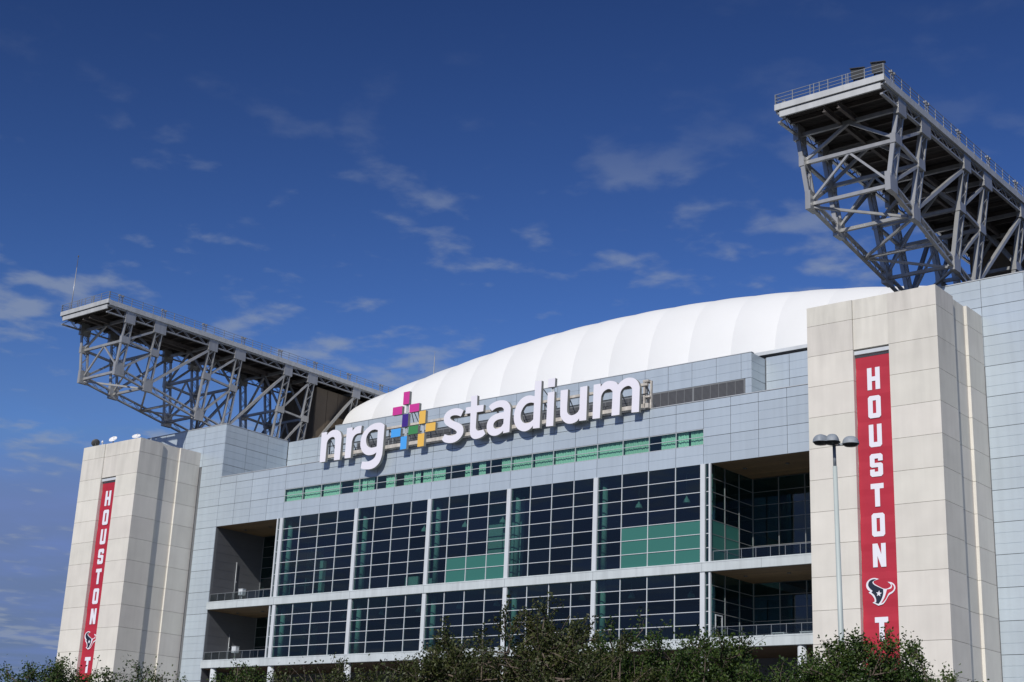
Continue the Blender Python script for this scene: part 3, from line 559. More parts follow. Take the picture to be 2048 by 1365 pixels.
def truss_members():
    out = []                                                       # (name, mesh)
    def reg(name, b, m='steel'): out.append((name, b.mesh(name, m)))
    posts = []
    k = 0
    while -14.3+15.24*k < YEND-6: posts.append((-14.3+15.24*k, -9.0+15.24*k)); k += 1
    ptop, plow = 67.0, None
    def P(s, y, z): return Vector((s*hw(z), y, z))
    def low(y): return max(zlow(y)+0.35, 52.5)
    def mid(y): return (67.0+low(y))/2+0.6
    for s in (-1, 1):
        # top chord with its zigzag below the deck edge, in lengths between the post pairs
        ys = [-18.3]+[y for pr in posts for y in pr]+[YEND]
        for a, c in zip(ys, ys[1:]):
            b = MB(); laced(b, (s*5.35, a, 67.22), (s*5.35, c, 67.22), (0, 0, 0.95), (0.30, 0.17), 1.25); reg('top_chord', b)
        # bottom chord
        for a, c in zip(ys[1:], ys[2:]):
            if zlow(a) < 50.5: break
            b = MB(); laced(b, P(s, a, low(a)), P(s, c, zlow(c)+0.35), (0, 0, 0.85), (0.38, 0.19), 1.2); reg('bottom_chord', b)
        for i, (y1, y2) in enumerate(posts):
            for y in (y1, y2):
                b = MB(); zl = low(y); laced(b, P(s, y, zl-0.3), P(s, y, 67.6), (0, 1.12, 0), (0.44, 0.18), 1.1); reg('post', b)
                pl = lambda z, hy, hz: MB().add([P(s, y, z)+Vector((dx, dy, dz+0.0)) for dz in (-hz, hz) for dx, dy in ((-0.28, -hy), (0.28, -hy), (0.28, hy), (-0.28, hy))],
                                                [(0,3,2,1),(4,5,6,7),(0,1,5,4),(1,2,6,5),(2,3,7,6),(3,0,4,7)])
                reg('gusset_plate', pl(67.0, 0.85 if y == y1 else 1.05, 0.95)); reg('gusset_plate', pl(mid(y), 0.72, 0.5)); reg('gusset_plate', pl(zl+0.25, 0.78, 0.95))
            def brace(a, c, w=0.34, h=0.30): reg('brace', MB().bar(a, c, w, h))
            brace(P(s, y2, 66.6), P(s, y1, mid(y1))); brace(P(s, y1, mid(y1)), P(s, y2, mid(y2))); brace(P(s, y2, mid(y2)), P(s, y1, low(y1)+0.3))
            if i+1 < len(posts): brace(P(s, posts[i+1][0], 66.5), P(s, y2, low(y2)+0.4), 0.4, 0.36)
    YA = Vector((0, 1, 0))
    for i, (y1, y2) in enumerate(posts):
        for y in (y1, y2):
            m_, l_ = mid(y), low(y)
            c_mid = Vector((0, y, m_-0.1)); c_top = Vector((0, y, 66.8))
            def cross(a, c, w, h): reg('cross_strut', MB().bar(a, c, w, h, YA))
            cross(P(-1, y, m_), P(1, y, m_), 0.36, 0.36); cross(P(-1, y, l_), P(1, y, l_), 0.34, 0.34)
            cross(P(-1, y, l_+0.3), c_mid, 0.22, 0.22); cross(P(1, y, l_+0.3), c_mid, 0.22, 0.22)
            cross(P(-1, y, m_+0.2), c_top, 0.28, 0.28); cross(P(1, y, m_+0.2), c_top, 0.28, 0.28)
            reg('cross_strut', MB().bar((-5.2, y, 66.85), (5.2, y, 66.85), 0.3, 0.4, YA))
    nodes = []
    for y1, y2 in posts[:3]: nodes += [y1, y2, y2+5.0]
    for k, (a, c) in enumerate(zip(nodes, nodes[1:])):
        s = -1 if k % 2 == 0 else 1
        if zlow(c) < 50: break
        reg('bottom_lateral', MB().bar(P(s, a, zlow(a)+0.05), P(-s, c, zlow(c)+0.05), 0.26, 0.24, YA))
        if k % 3 == 2: reg('bottom_lateral', MB().bar(P(-1, a, zlow(a)+0.05), P(1, a, zlow(a)+0.05), 0.3, 0.26, YA))
    # deck
    b = MB(); n = int((YEND+18.0)/0.32)
    vs = []; fs = []
    for k in range(n+1):                                           # corrugated sheet underside
        y = -18.1+k*(YEND+18.0)/n; z = 67.80 if (k//1) % 2 else 67.87
        vs += [(-5.5, y, z), (5.5, y, z)]
    for k in range(n): fs.append((2*k, 2*k+2, 2*k+3, 2*k+1))
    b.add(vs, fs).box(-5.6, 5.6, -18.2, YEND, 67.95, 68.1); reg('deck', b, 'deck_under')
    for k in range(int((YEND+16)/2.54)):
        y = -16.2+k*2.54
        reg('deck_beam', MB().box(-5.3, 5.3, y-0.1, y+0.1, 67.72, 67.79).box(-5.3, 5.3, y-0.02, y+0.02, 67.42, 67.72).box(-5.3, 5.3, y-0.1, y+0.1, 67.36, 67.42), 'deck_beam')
    for x in (-0.75, 0.75): reg('deck_girder', MB().box(x-0.17, x+0.17, -17.9, YEND, 66.72, 66.80).box(x-0.03, x+0.03, -17.9, YEND, 66.8, 67.3).box(x-0.17, x+0.17, -17.9, YEND, 67.27, 67.35), 'deck_beam')
    reg('fascia', MB().box(-5.75, 5.75, -18.5, -18.2, 68.0, 68.62), 'fascia'); reg('fascia', MB().box(-5.3, 5.3, -18.32, -18.12, 67.28, 67.93), 'fascia')
    for s in (-1, 1): reg('fascia', MB().box(*sorted((s*5.5, s*5.75)), -18.19, YEND, 67.80, 68.50), 'fascia')
    # railing on the deck
    r = MB()
    def post(x, y): r.box(x-0.035, x+0.035, y-0.035, y+0.035, 68.5, 69.72)
    for s in (-1, 1):
        for k in range(int((YEND+18)/1.9)): post(s*5.68, -18.3+k*1.9)
        for z in (68.95, 69.3, 69.68): r.box(s*5.68-0.022, s*5.68+0.022, -18.3, YEND, z-0.022, z+0.022)
    for k in range(7): post(-5.68+11.36*k/6, -18.42)
    for x in (-1.5, -0.9, 1.5, 2.1): post(x, -18.42)
    for z in (68.95, 69.3, 69.68): r.box(-5.68, 5.68, -18.442, -18.398, z-0.022, z+0.022)
    reg('deck_railing', r, 'rail')
    f = MB()
    for s in (-1, 1):
        for k in range(14):
            for d in (-0.3, 0.3):
                y = -16.4+7.62*k+d; f.box(s*5.62-0.05, s*5.62+0.05, y-0.05, y+0.05, 68.5, 69.75).box(s*5.62-0.16, s*5.62+0.16, y-0.12, y+0.12, 69.5, 69.72)
    reg('rail_gate', f, 'steel')
    reg('rail_track', MB().box(-3.2, -2.9, -17, YEND, 68.1, 68.4).box(2.9, 3.2, -17, YEND, 68.1, 68.4), 'deck_beam')
    return out
tm = truss_members()
for xc in (XC-58.87, XC+58.87):
    t = MB().box(-3.4, 3.4, 24.0, 30.0, 46.0, 53.0).build('roof_truss', 'concrete', S, (xc, 0, 0))
    for name, me in tm: link(name, me, t)
    enc = MB().box(-3.9, 3.9, 24.0, 36.0, 53.0, 66.4).build('machine_room', 'tan_panel', t)
    for k in range(5):
        box('panel', 3.9, 3.96, 24.05+k*2.4, 26.38+k*2.4, 53.1, 66.3, 'tan_panel', t); box('panel', -3.9+1.56*k, -3.9+1.56*(k+1)-0.03, 23.94, 24.0, 53.1, 66.3, 'tan_panel', t)
# ================================================================== SIGN
sg = empty('stadium_sign', (-33.5, -0.9, 45.95), 'huge raised white letters reading nrg stadium with a cluster of coloured blocks', 'sign')
SO = Vector(sg.location)
def sg_add(o): o.parent = sg; o.location = Vector(o.location)-SO; return o
NAMES = {}
for ch in 'nrgstadium':
    loops = [smooth_loop(l) for l in GLYPHS[ch]]
    o = sg_add(extrude_outline('letter', loops, -1.1, -0.68, ['sign_white', 'sign_side']))
    o['label'] = 'white letter %s with dark edges' % ch
    if ch == 'i': 
        d = extrude_outline('letter_dot', [smooth_loop(GLYPHS['.'][0])], -1.1, -0.68, ['sign_white', 'sign_side']); d.parent = o
for m, cx_, cz_, w, h in (('magenta', -44.05, 52.18, 1.05, 1.68), ('magenta', -45.5, 50.66, 1.67, 1.07), ('magenta', -42.53, 50.66, 1.67, 1.07), ('purple', -44.02, 49.2, 1.05, 1.68),
                          ('yellow', -41.03, 49.22, 1.08, 1.68), ('yellow', -39.52, 47.74, 1.66, 1.07), ('green', -42.51, 47.74, 1.67, 1.07), ('blue', -45.53, 47.72, 1.69, 1.07),
                          ('blue', -44.05, 46.24, 1.08, 1.68), ('yellow', -41.05, 46.24, 1.1, 1.68)):
    lp = [[(cx_-w/2, cz_-h/2), (cx_+w/2, cz_-h/2), (cx_+w/2, cz_+h/2), (cx_-w/2, cz_+h/2)]]
    o = sg_add(extrude_outline('colour_block', lp, -1.1, -0.68, [m, 'sign_side'])); o['label'] = m+' block of the sign emblem'
sg_add(MB().box(-59.0, -7.6, -0.66, -0.2, 45.97, 46.42).build('support_beam', 'rusty'))
sg_add(MB().box(-59.0, -7.0, -0.64, -0.3, 48.55, 48.85).build('support_beam', 'rusty'))
sg_add(MB().box(-59.0, -7.0, -0.60, -0.45, 47.55, 47.63).build('support_beam', 'dark_metal'))
b = MB()
for x in frange(-58.6, -7.4, 14):
    b = MB().box(x-0.07, x+0.07, -0.19, -0.05, 45.96, 48.85).bar((x, -0.12, 48.7), (x, 2.2, 45.97), 0.09, 0.09)
    sg_add(b.build('support_post', 'rail'))
b = MB()
for x in frange(-59, -7.5, 34): b.box(x-0.03, x+0.03, 0.55, 0.61, 45.95, 47.2)
for z in (46.3, 46.6, 46.9, 47.2): b.box(-59, -7.5, 0.56, 0.60, z-0.025, z+0.025)
sg_add(b.build('catwalk_railing', 'dark_metal'))
b = MB()
for (x, z0, z1) in ((-44.05, 50.05, 51.4), (-41.03, 47.05, 48.4), (-44.03, 47.05, 48.4), (-20.37, 49.4, 50.3)):
    b = MB().box(x-0.16, x-0.06, -0.85, -0.7, z0, z1).box(x+0.06, x+0.16, -0.85, -0.7, z0, z1).box(x-0.06, x+0.06, -0.8, -0.75, z0+0.4, z0+0.5)
    sg_add(b.build('block_bracket', 'white_metal'))
b = MB(); b.bar((-44.0, -0.66, 52.0), (-42.3, -0.4, 48.9), 0.08, 0.08).bar((-44.0, -0.66, 52.0), (-44.2, 1.0, 48.8), 0.08, 0.08).bar((-42.4, -0.66, 50.8), (-43.0, 0.8, 48.8), 0.07, 0.07).bar((-21.9, -0.66, 50.2), (-21.0, 0.9, 48.2), 0.08, 0.08)
sg_add(b.build('tie_rod', 'dark_metal'))
b = MB().box(-7.65, -6.9, -0.55, 0.3, 49.0, 49.25).box(-7.6, -7.4, -0.5, 0.2, 46.0, 49.0).box(-6.95, -6.75, -0.1, 0.15, 45.97, 49.2).box(-7.6, -6.8, -0.4, 0.1, 47.2, 47.4).box(-7.5, -6.9, -0.5, 0.1, 45.96, 46.5)
sg_add(b.build('end_frame', 'rusty'))

# ================================================================== BANNERS
def blk(ch):
    # square-cut block capitals on a 1 x 1.68 cell: outer loop then holes
    r = 0.14
    O = [(r,0),(1-r,0),(1,r),(1,1.68-r),(1-r,1.68),(r,1.68),(0,1.68-r),(0,r)]
    if ch == 'H': return [[(0,0),(.36,0),(.36,.66),(.64,.66),(.64,0),(1,0),(1,1.68),(.64,1.68),(.64,1.0),(.36,1.0),(.36,1.68),(0,1.68)]]
    if ch == 'O': return [O, [(.37,.36),(.37,1.32),(.63,1.32),(.63,.36)]]
    if ch == 'U': return [[(r,0),(1-r,0),(1,r),(1,1.68),(.64,1.68),(.64,.36),(.36,.36),(.36,1.68),(0,1.68),(0,r)]]
    if ch == 'T': return [[(.31,0),(.69,0),(.69,1.30),(1,1.30),(1,1.68),(0,1.68),(0,1.30),(.31,1.30)]]
    if ch == 'N': return [[(0,0),(.35,0),(.35,.80),(.62,0),(1,0),(1,1.68),(.65,1.68),(.65,.90),(.38,1.68),(0,1.68)]]
    if ch == 'S': return [[(r,0),(1-r,0),(1,r),(1,.88),(.86,1.0),(.37,1.0),(.37,1.32),(.64,1.32),(.64,1.14),(1,1.14),(1,1.54),(1-r,1.68),(r,1.68),(0,1.54),(0,.80),(.14,.68),(.63,.68),(.63,.36),(.36,.36),(.36,.54),(0,.54),(0,r)]]
def banner(xc, w, label):
    b = empty('banner', (xc, -10.45, 6.0), label, 'banner', 'long red banners hanging on the concrete towers')
    vs = []; fs = []; n = 60                                       # cloth with slight horizontal ripples
    for k in range(n+1):
        z = 38.28*k/n; y = 0.026*math.sin(k*0.9)+0.016*math.sin(k*2.3)
        vs += [(-w/2, y, z), (w/2, y, z)]
    fs = [(2*k, 2*k+1, 2*k+3, 2*k+2) for k in range(n)]
    MB().add(vs, fs).build('cloth', 'banner_red', b)
    for s in (-1, 1): MB().box(-w/2, w/2, -0.03, 0.03, 38.22 if s > 0 else 0, 38.3 if s > 0 else 0.08).build('batten', 'dark_metal', b)
    for ch, zt in (('H', 43.05), ('O', 40.31), ('U', 37.55), ('S', 34.75), ('T', 31.95), ('O', 29.2), ('N', 26.42), ('T', 19.80)):
        sc = 1.28; z0 = zt-1.68*sc-6.0
        extrude_outline('letter', [[(0.02+(x-0.5)*sc, z0+z*sc) for x, z in l] for l in blk(ch)], -0.060, -0.050, ['print_white'], b)
    e = extrude_outline('emblem', [smooth_loop([(x+0.22, z-6.13, s) for x, z, s in EMBLEM['white']])], -0.056, -0.048, ['print_white'], b)
    e['label'] = 'white outlined bull head emblem, navy and red'
    extrude_outline('emblem_navy', [smooth_loop([(x+0.22, z-6.13, s) for x, z, s in EMBLEM['navy']])], -0.066, -0.058, ['print_navy'], e)
    extrude_outline('emblem_red', [smooth_loop([(x+0.22, z-6.13, s) for x, z, s in EMBLEM['red']])], -0.066, -0.058, ['print_red'], e)
    st = [(-0.15+(0.29 if k % 2 == 0 else 0.12)*math.sin(k*math.pi/5+0.15), 15.89+(0.29 if k % 2 == 0 else 0.12)*math.cos(k*math.pi/5+0.15)) for k in range(10)]
    extrude_outline('emblem_star', [st], -0.070, -0.062, ['print_white'], e)
banner(18.7+6.6, 3.56, 'long red HOUSTON banner on the tower behind the street light')
banner(-99+6.775, 3.30, 'long red HOUSTON banner on the tower carrying satellite dishes')

# ================================================================== CURTAINS AND LAMPS BEHIND GLASS
COV = [[(0, .86)], [(0, .85)], [(0, 1)], [(.6, 1)], [(.05, .33), (.36, .75)], [(.4, 1)], [(.4, 1)], [(0, .28), (.4, 1)], [(0, .6)], [(.62, 1)], [(.3, .65)], [(.45, 1)],
       [(0, 1)], [(.04, .95)], [(0, 1)], [(0, 1)], [(0, 1)], [(0, 1)], [(.4, 1)], [(0, .4), (.46, .97)]]
LETTER_X = [('below the letter n', -57.4), ('below the letter r', -53.2), ('below the letter g', -49.7), ('below the blue blocks', -45.0), ('below the yellow blocks', -40.8), ('below the letter s', -35.7), ('below the letter t', -32.2), ('below the letter a', -28.4),
            ('below the letter d', -24.0), ('below the letter i', -20.4), ('below the letter u', -17.0), ('below the letter m', -11.0), ('right of the letter m', -5.5), ('at its plain panel end', -1.5), ('left of the letter n', -62.0), ('nearest the dish tower', -65.5)]
def under(x): return min(LETTER_X, key=lambda q: abs(q[1]-x))[0]
for w, cov in enumerate(COV):
    a, b = EDGE[w]+0.05, EDGE[w+1]-0.05
    for c0, c1 in cov:
        x0, x1 = a+(b-a)*c0, a+(b-a)*c1; n = max(12, int((x1-x0)/0.045)); ph = random.random()*6; fq = random.uniform(16, 24)
        vs = []; fs = []
        for k in range(n+1):
            x = (x1-x0)*k/n; y = 0.05*math.sin(x*fq+ph)+0.03*math.sin(x*fq*0.43+ph*2)
            vs += [(x, y, 0), (x, y*0.8, 1.74)]
        fs = [(2*k, 2*k+2, 2*k+3, 2*k+1) for k in range(n)]
        o = MB().add(vs, fs).build('curtain', 'curtain', None, (x0, 0.42, 40.93), True)
        full = c1-c0 > 0.8
        tag(o, ('fully drawn' if full else 'wide' if c1-c0 > 0.55 else 'half drawn' if c1-c0 > 0.36 else 'narrow')+' pale green curtain in the ribbon window '+under((x0+x1)/2), 'curtain', 'curtains in the ribbon windows')
def crop(s, ox, oy, pts): return [(ox+x/s, oy+y/s) for x, y in pts]
LAMPS = crop(2.814, 540, 880, [(1098, 480), (1310, 455), (868, 505), (1065, 935), (1275, 920), (630, 970), (838, 955), (420, 990)]) + crop(2.814, 980, 880, [(838, 370), (1107, 340), (797, 875), (1133, 870), (290, 915), (518, 885)])
lamp_meshes = None
for px, py in LAMPS:
    p = on(px, py, 1, 3.2); up = p.z > 28; top = 38.7 if up else 27.14
    L = empty('pendant_lamp', (p.x, p.y, p.z-0.3), ('pale bell pendant lamp in the tall upper hall ' if up else 'pale bell pendant lamp in the lower hall ')+under(p.x), 'lamp', 'pendant lamps in the upper hall' if up else 'pendant lamps in the lower hall')
    MB().lathe([(0.42, 0), (0.40, 0.12), (0.30, 0.38), (0.13, 0.55), (0.10, 0.70), (0.0, 0.72)], 14).build('shade', 'interior_white', L, smooth=True)
    MB().tube((0, 0, 0.7), (0, 0, top-(p.z-0.3)), 0.025, 0.025, 6).build('cord', 'interior_white', L)
    MB().lathe([(0.0, 0.05), (0.12, 0.08), (0.14, 0.2), (0.0, 0.35)], 10).build('bulb', 'dish_white', L, smooth=True)

# ================================================================== SMALL THINGS ON THE BUILDING
# cabinets and poles on the left balconies
for (px, py, y, z0, lab) in ((484, 1185, 2.6, 28.05, 'white equipment box on a stand on the upper balcony of the dish tower side'), (470.5, 1300, 2.6, 20.05, 'white equipment box on a stand on the lower balcony of the dish tower side')):
    p = on(px, py, 1, y); c = empty('equipment_box', (p.x, y, z0), lab, 'box')
    MB().box(-0.42, 0.42, -0.3, 0.3, p.z-z0-0.42, p.z-z0+0.42).build('cabinet', 'white_metal', c)
    MB().box(-0.46, 0.46, -0.34, 0.34, p.z-z0+0.42, p.z-z0+0.47).build('lid', 'frame_metal', c)
    MB().box(-0.06, 0.06, -0.06, 0.06, 0, p.z-z0-0.42).build('stand', 'frame_metal', c)
for px, py, z0, h, lab in ((475, 1115, 28.05, 6.2, 'tall thin pipe standing on the upper balcony beside the dark wall'), (458, 1283, 20.05, 4.0, 'tall thin pipe standing on the lower balcony beside the dark wall')):
    p = on(px, py, 0, BX0+0.16)
    o = MB().tube((0, 0, 0), (0, 0, h), 0.05, 0.05, 8).tube((0, 0, h*0.55), (0.3, 0, h*0.55), 0.035, 0.035, 6).tube((0, 0, h), (-0.16, 0, h), 0.03, 0.03, 6).build('standpipe', 'frame_metal', None, (p.x, p.y, z0), True); tag(o, lab, 'pipe')
# tables on the right balconies
for x, y, z0, lab in ((5.0, 6.2, 28.05, 'pale high table on the upper balcony next to the street light'), (5.6, 6.4, 20.05, 'pale high table on the lower balcony next to the street light'), (9.0, 6.4, 20.05, 'second pale high table on the lower balcony, nearer the tower')):
    c = empty('table', (x, y, z0), lab, 'table')
    MB().box(-0.8, 0.8, -0.45, 0.45, 1.02, 1.08).build('table_top', 'white_metal', c)
    for sx_ in (-0.7, 0.7):
        for sy_ in (-0.36, 0.36): box('leg', sx_-0.04, sx_+0.04, sy_-0.04, sy_+0.04, 0, 1.02, 'white_metal', c)
# satellite dishes on the left tower
def dish(px, py, r, face, lab, m='dish_white', tilt=45, y=-9.9):
    p = on(px, py, 1, y); d = empty('satellite_dish', (p.x, y, 50.0), lab, 'satellite dish')
    hz = max(0.35, p.z-50.0)
    q = Vector((math.sin(math.radians(face))*math.cos(math.radians(tilt)), -math.cos(math.radians(face))*math.cos(math.radians(tilt)), math.sin(math.radians(tilt)))).to_track_quat('Z', 'Y').to_euler()
    MB().lathe([(0.0, 0.0), (r*0.35, r*0.03), (r*0.7, r*0.12), (r, r*0.25), (r*0.98, r*0.28), (r*0.68, r*0.16), (r*0.33, r*0.07), (0, r*0.04)], 24).build('reflector', m, d, (0, 0, hz), True, q)
    a = MB().tube((0, 0, 0), (0, 0, hz), 0.07, 0.06, 8).box(-0.3, 0.3, -0.3, 0.3, -0.32, 0.06); a.build('mount', 'dish_grey', d)
    MB().tube((0, 0, 0.05), (r*0.6, 0, r*0.75), 0.025, 0.025, 6).tube((r*0.55, 0, r*0.7), (r*0.3, 0, r*0.8), 0.06, 0.06, 8).build('feed_arm', 'frame_metal', d, (0, 0, hz), False, q)
dish(191.5, 887, 0.62, 250, 'dark satellite dish seen from behind on the tower edge', 'dish_grey', 35)
dish(226.8, 880, 0.62, 20, 'white satellite dish facing out over the tower edge', 'dish_white', 40)
dish(273, 874.5, 0.62, 30, 'half hidden white satellite dish near the tower corner', 'dish_white', 48, -8.2)
p = on(205, 884, 1, -10.2)
c = empty('weather_sensor', (p.x, -10.2, 49.98), 'small white weather sensor between two satellite dishes', 'sensor')
MB().tube((0, 0, 0), (0, 0, 0.55), 0.05, 0.05, 8).build('stem', 'dish_white', c); MB().lathe([(0, 0.5), (0.13, 0.52), (0.15, 0.7), (0.1, 0.85), (0, 0.9)], 12).build('housing', 'dish_white', c, smooth=True); MB().tube((-0.3, 0, 0.15), (0.3, 0, 0.15), 0.04, 0.04, 8).build('arm', 'dish_white', c)
# lightning masts
p = on(142, 617, 1, -17.6); q = on(157, 512, 1, -17.6)
m_ = empty('lightning_mast', (p.x, -17.6, 68.1), 'tall thin mast on the end of the truss above the dish tower', 'mast')
dx = q.x-p.x
MB().tube((0, 0, 0), (dx*0.8, 0, (q.z-68.1)*0.8), 0.075, 0.05, 8).build('pole', 'steel', m_, smooth=True)
MB().tube((dx*0.8, 0, (q.z-68.1)*0.8), (dx, 0, q.z-68.1), 0.045, 0.03, 8).lathe([(0, q.z-68.1-0.25), (0.09, q.z-68.1-0.2), (0.09, q.z-68.1), (0, q.z-68.1+0.1)], 8, (dx, 0, 0)).build('tip', 'dish_grey', m_)
MB().box(-0.2, 0.2, -0.2, 0.2, 0, 0.12).build('base_plate', 'steel', m_)
p = on(867.5, 745, 1, 42.0); q = on(869, 703, 1, 42.0)
m_ = empty('lightning_mast', (p.x, 42.0, p.z-3.0), 'thin mast rising behind the crest of the white roof', 'mast')
MB().tube((0, 0, 0), (0, 0, q.z-p.z+2.0), 0.09, 0.06, 8).build('pole', 'steel', m_); MB().tube((0, 0, q.z-p.z+2.0), (0, 0, q.z-p.z+3.0), 0.035, 0.02, 6).build('tip', 'steel', m_)
# floodlights on the right truss
for px, py, lab in ((1716, 152, 'dark tilted floodlight inside the rail of the deck end'), (1757, 139, 'dark floodlight at the corner of the deck end')):
    p = on(px, py, 1, -17.2)
    c = empty('floodlight', (p.x, -17.2, 68.1), lab, 'floodlight')
    b = MB(); b.box(-0.45, -0.38, -0.1, 0.1, 0, 2.2).box(0.38, 0.45, -0.1, 0.1, 0, 2.2).box(-0.45, 0.45, -0.2, 0.2, 0, 0.1); b.build('yoke', 'dark_metal', c)
    b = MB(); b.add([(-0.6, -0.6, 0.35), (0.6, -0.6, 0.35), (0.38, 0.4, 0.1), (-0.38, 0.4, 0.1), (-0.6, -0.35, -0.55), (0.6, -0.35, -0.55), (0.38, 0.4, -0.4), (-0.38, 0.4, -0.4)], [(0,1,2,3),(7,6,5,4),(4,5,1,0),(5,6,2,1),(6,7,3,2),(7,4,0,3)])
    b.build('housing', 'dark_metal', c, (0, 0, 1.9), rot=(0, 0, 0.35))
    MB().box(-0.7, 0.7, -0.75, 0.2, 0, 0.05).build('hood', 'dark_metal', c, (0, 0, 2.42), rot=(0.25, 0, 0.35))

# ================================================================== STREET LIGHT
T_POLE = 56.0
p = at_depth(1668, 884, T_POLE); H = p.z
pole = empty('street_light', (p.x, p.y, 0), 'tall pale street light with three hooded lamp heads in front of the tower', 'street light')
lean = 0.012
lx = RT.x*-lean*H; ly = RT.y*-lean*H
pole.location.x -= lx; pole.location.y -= ly
def PL(z): return Vector((lx*z/H, ly*z/H, z))
MB().tube(PL(0), PL(H-0.95), 0.125, 0.082, 16).build('pole', 'pole_paint', pole, smooth=True)
MB().tube(PL(H-0.96), PL(H-0.05), 0.062, 0.062, 14).build('tenon', 'lamp_head', pole, smooth=True)
MB().box(-0.3, 0.3, -0.3, 0.3, 0, 0.5).build('base', 'paving', pole)
view_az = math.atan2(_f.y, _f.x)
for ang, L_ in ((view_az+math.radians(90+28), 0.50), (view_az+math.radians(-90-22), 0.50), (view_az+math.radians(180-20), 0.32)):
    c = PL(H-0.12); d = Vector((math.cos(ang), math.sin(ang), 0)); cen = c+d*(L_+0.12)
    vs = []; fs = []; nr, ns = 7, 20
    for j in range(nr+1):                                           # squared dome housing
        t = j/nr*math.pi/2
        for i in range(ns):
            a = 2*math.pi*i/ns; ca, sa = math.cos(a), math.sin(a)
            ex = math.copysign(abs(ca)**0.7, ca); ey = math.copysign(abs(sa)**0.7, sa)
            vs.append((ex*0.31*math.cos(t)**0.75, ey*0.25*math.cos(t)**0.75, 0.30*math.sin(t)))
    for j in range(nr):
        for i in range(ns): fs.append((j*ns+i, j*ns+(i+1) % ns, (j+1)*ns+(i+1) % ns, (j+1)*ns+i))
    h = MB().add(vs, fs).build('lamp_head', 'lamp_head', pole, cen, True, (0, 0, ang))
    MB().lathe([(0.30, 0.0), (0.24, -0.07), (0.12, -0.10), (0, -0.11)], 16).build('lens', 'lamp_lens', h, (0, 0, 0), True)
    MB().bar(c, c+d*(L_*0.7), 0.08, 0.09, Vector((0, 0, 1))).build('arm', 'lamp_head', pole)

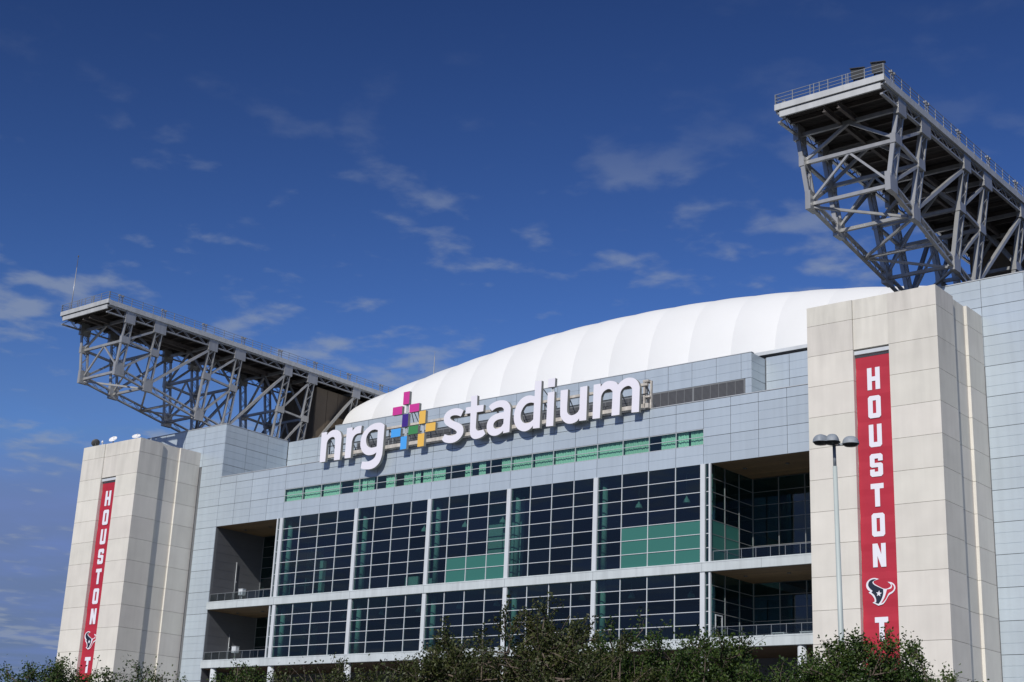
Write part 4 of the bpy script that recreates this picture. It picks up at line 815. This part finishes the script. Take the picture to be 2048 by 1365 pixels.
# ================================================================== TREES
def make_tree(seed, height, spread, leaves, leaf, sparse=0.0):
    R = np.random.default_rng(seed); rnd = random.Random(seed)
    wood = MB()
    th = height*0.30
    prev = Vector((0, 0, 0)); r = 0.17*height/7
    for k in range(1, 5):
        q = Vector((rnd.uniform(-.06, .06), rnd.uniform(-.06, .06), th*k/4)); wood.tube(prev, q, r, r*0.9, 10, False); prev = q; r *= 0.9
    cz = height*0.60; rz = height*0.40
    twigs = []
    nl = 8
    for i in range(nl):
        az = 2*math.pi*i/nl+rnd.uniform(-.3, .3); el = rnd.uniform(0.25, 1.35)
        tgt = Vector((math.cos(az)*math.cos(el)*spread*0.75, math.sin(az)*math.cos(el)*spread*0.75, cz+math.sin(el)*rz*0.78-0.2*rz))
        pts = [prev]; 
        for k in range(1, 6):
            t = k/5; w = prev.lerp(tgt, t); w.z += math.sin(t*math.pi)*0.25; w += Vector((rnd.uniform(-.16, .16), rnd.uniform(-.16, .16), rnd.uniform(-.1, .1))); pts.append(w)
        rr = r*0.6
        for a, b2 in zip(pts, pts[1:]): wood.tube(a, b2, rr, rr*0.78, 7, False); rr *= 0.78
        for k in range(2, 6):
            for _ in range(5):
                o = pts[k]; d = Vector((rnd.gauss(0, 1), rnd.gauss(0, 1), rnd.gauss(0.35, 0.8))).normalized()
                ln = rnd.uniform(0.7, 1.7)*height/7; e = o+d*ln
                # keep inside an uneven crown
                v = Vector((e.x/spread, e.y/spread, (e.z-cz)/rz)); lim = 0.86+0.2*rnd.random()
                if v.length > lim: v *= lim/v.length; e = Vector((v.x*spread, v.y*spread, cz+v.z*rz))
                wood.tube(o, e, 0.035, 0.012, 5, False)
                for _ in range(6):
                    s0 = o.lerp(e, rnd.uniform(0.35, 1.0)); d2 = (d*0.6+Vector((rnd.gauss(0, .7), rnd.gauss(0, .7), rnd.gauss(0.45, .6)))).normalized()
                    e2 = s0+d2*rnd.uniform(0.3, 0.75)*(1.25 if sparse else 1); wood.tube(s0, e2, 0.011, 0.004, 4, False); twigs.append((s0, e2))
    T0 = np.array([t[0] for t in twigs]); T1 = np.array([t[1] for t in twigs]); nT = len(twigs)
    dens = R.uniform(0.4, 1.6, nT); dens /= dens.sum(); idx = R.choice(nT, leaves, p=dens)
    t = R.uniform(0.1, 1.08, leaves)[:, None]
    c = T0[idx]*(1-t)+T1[idx]*t+R.normal(0, 0.075+0.03*(sparse == 0), (leaves, 3))
    d = R.normal(0, 1, (leaves, 3)); d /= np.linalg.norm(d, axis=1)[:, None]
    n = R.normal(0, 1, (leaves, 3)); n[:, 2] += 0.5; w = np.cross(d, n); w /= np.linalg.norm(w, axis=1)[:, None]
    ln = R.uniform(0.075, 0.13, leaves)[:, None]; wd = ln*R.uniform(0.24, 0.34, leaves)[:, None]
    nn = np.cross(w, d)
    V = np.stack([c-d*ln/2, c+w*wd-d*ln*0.05+nn*wd*0.35, c+d*ln/2, c-w*wd-d*ln*0.05+nn*wd*0.35], 1).reshape(-1, 3)
    me = bpy.data.meshes.new('crown'); nf = leaves*2
    me.vertices.add(len(V)); me.vertices.foreach_set('co', V.astype(np.float32).ravel())
    base = (np.arange(leaves)*4)[:, None]; tri = np.concatenate([base+np.array([[0, 1, 2]]), base+np.array([[0, 2, 3]])], 1).reshape(-1)
    me.loops.add(nf*3); me.loops.foreach_set('vertex_index', tri.astype(np.int32))
    me.polygons.add(nf); me.polygons.foreach_set('loop_start', (np.arange(nf)*3).astype(np.int32)); me.polygons.foreach_set('loop_total', np.full(nf, 3, np.int32))
    tw = R.uniform(0, 1, nT)[idx]*0.6+R.uniform(0, 1, leaves)*0.4
    a = me.attributes.new('tint', 'FLOAT', 'POINT'); a.data.foreach_set('value', np.repeat(tw, 4).astype(np.float32))
    me.materials.append(MAT[leaf]); me.update(); me.validate()
    return wood.mesh('trunk', 'bark', True), me
TREES = [  # top pixel, depth, spread, leaves, kind, label
    (150, 1318, 56, 3.3, 30000, 0, 'small live oak at the foot of the dish tower'),
    (265, 1330, 58, 2.8, 24000, 0, 'low live oak in front of the shaded side of the dish tower'),
    (28, 1345, 60, 2.2, 16000, 0, 'thin live oak at the open sky beside the dish tower'),
    (520, 1326, 52, 2.6, 22000, 0, 'low oak below the balconies of the dish tower side'),
    (690, 1322, 50, 3.0, 26000, 1, 'dull green oak before the round white columns'),
    (905, 1270, 47, 3.2, 36000, 1, 'dull oak between the round columns and the tallest twiggy oak'),
    (1110, 1205, 45, 3.2, 30000, 2, 'tallest oak with bare twigs showing, in front of the glass hall'),
    (1245, 1248, 48, 3.0, 34000, 0, 'green oak beside the tallest twiggy oak'),
    (1395, 1228, 46, 2.7, 32000, 0, 'green oak below the glass corner post'),
    (1555, 1262, 45, 3.2, 40000, 0, 'dense oak in front of the balcony next to the street light'),
    (1735, 1262, 44, 3.0, 42000, 0, 'dense dark oak around the foot of the street light'),
    (1850, 1296, 45, 2.3, 28000, 0, 'rounded oak at the corner of the tower behind the street light')]
for i, (px, py, t, sp, lv, kind, lab) in enumerate(TREES):
    p = at_depth(px, py, t)
    root = empty('oak_tree', (p.x, p.y, 0), lab, 'tree', 'oak trees along the plaza')
    tk, cr = make_tree(100+i, p.z, sp, lv, 'leaf_dull' if kind else 'leaf_oak', 0.5 if kind == 2 else 0.0)
    link('trunk', tk, root); link('crown', cr, root)
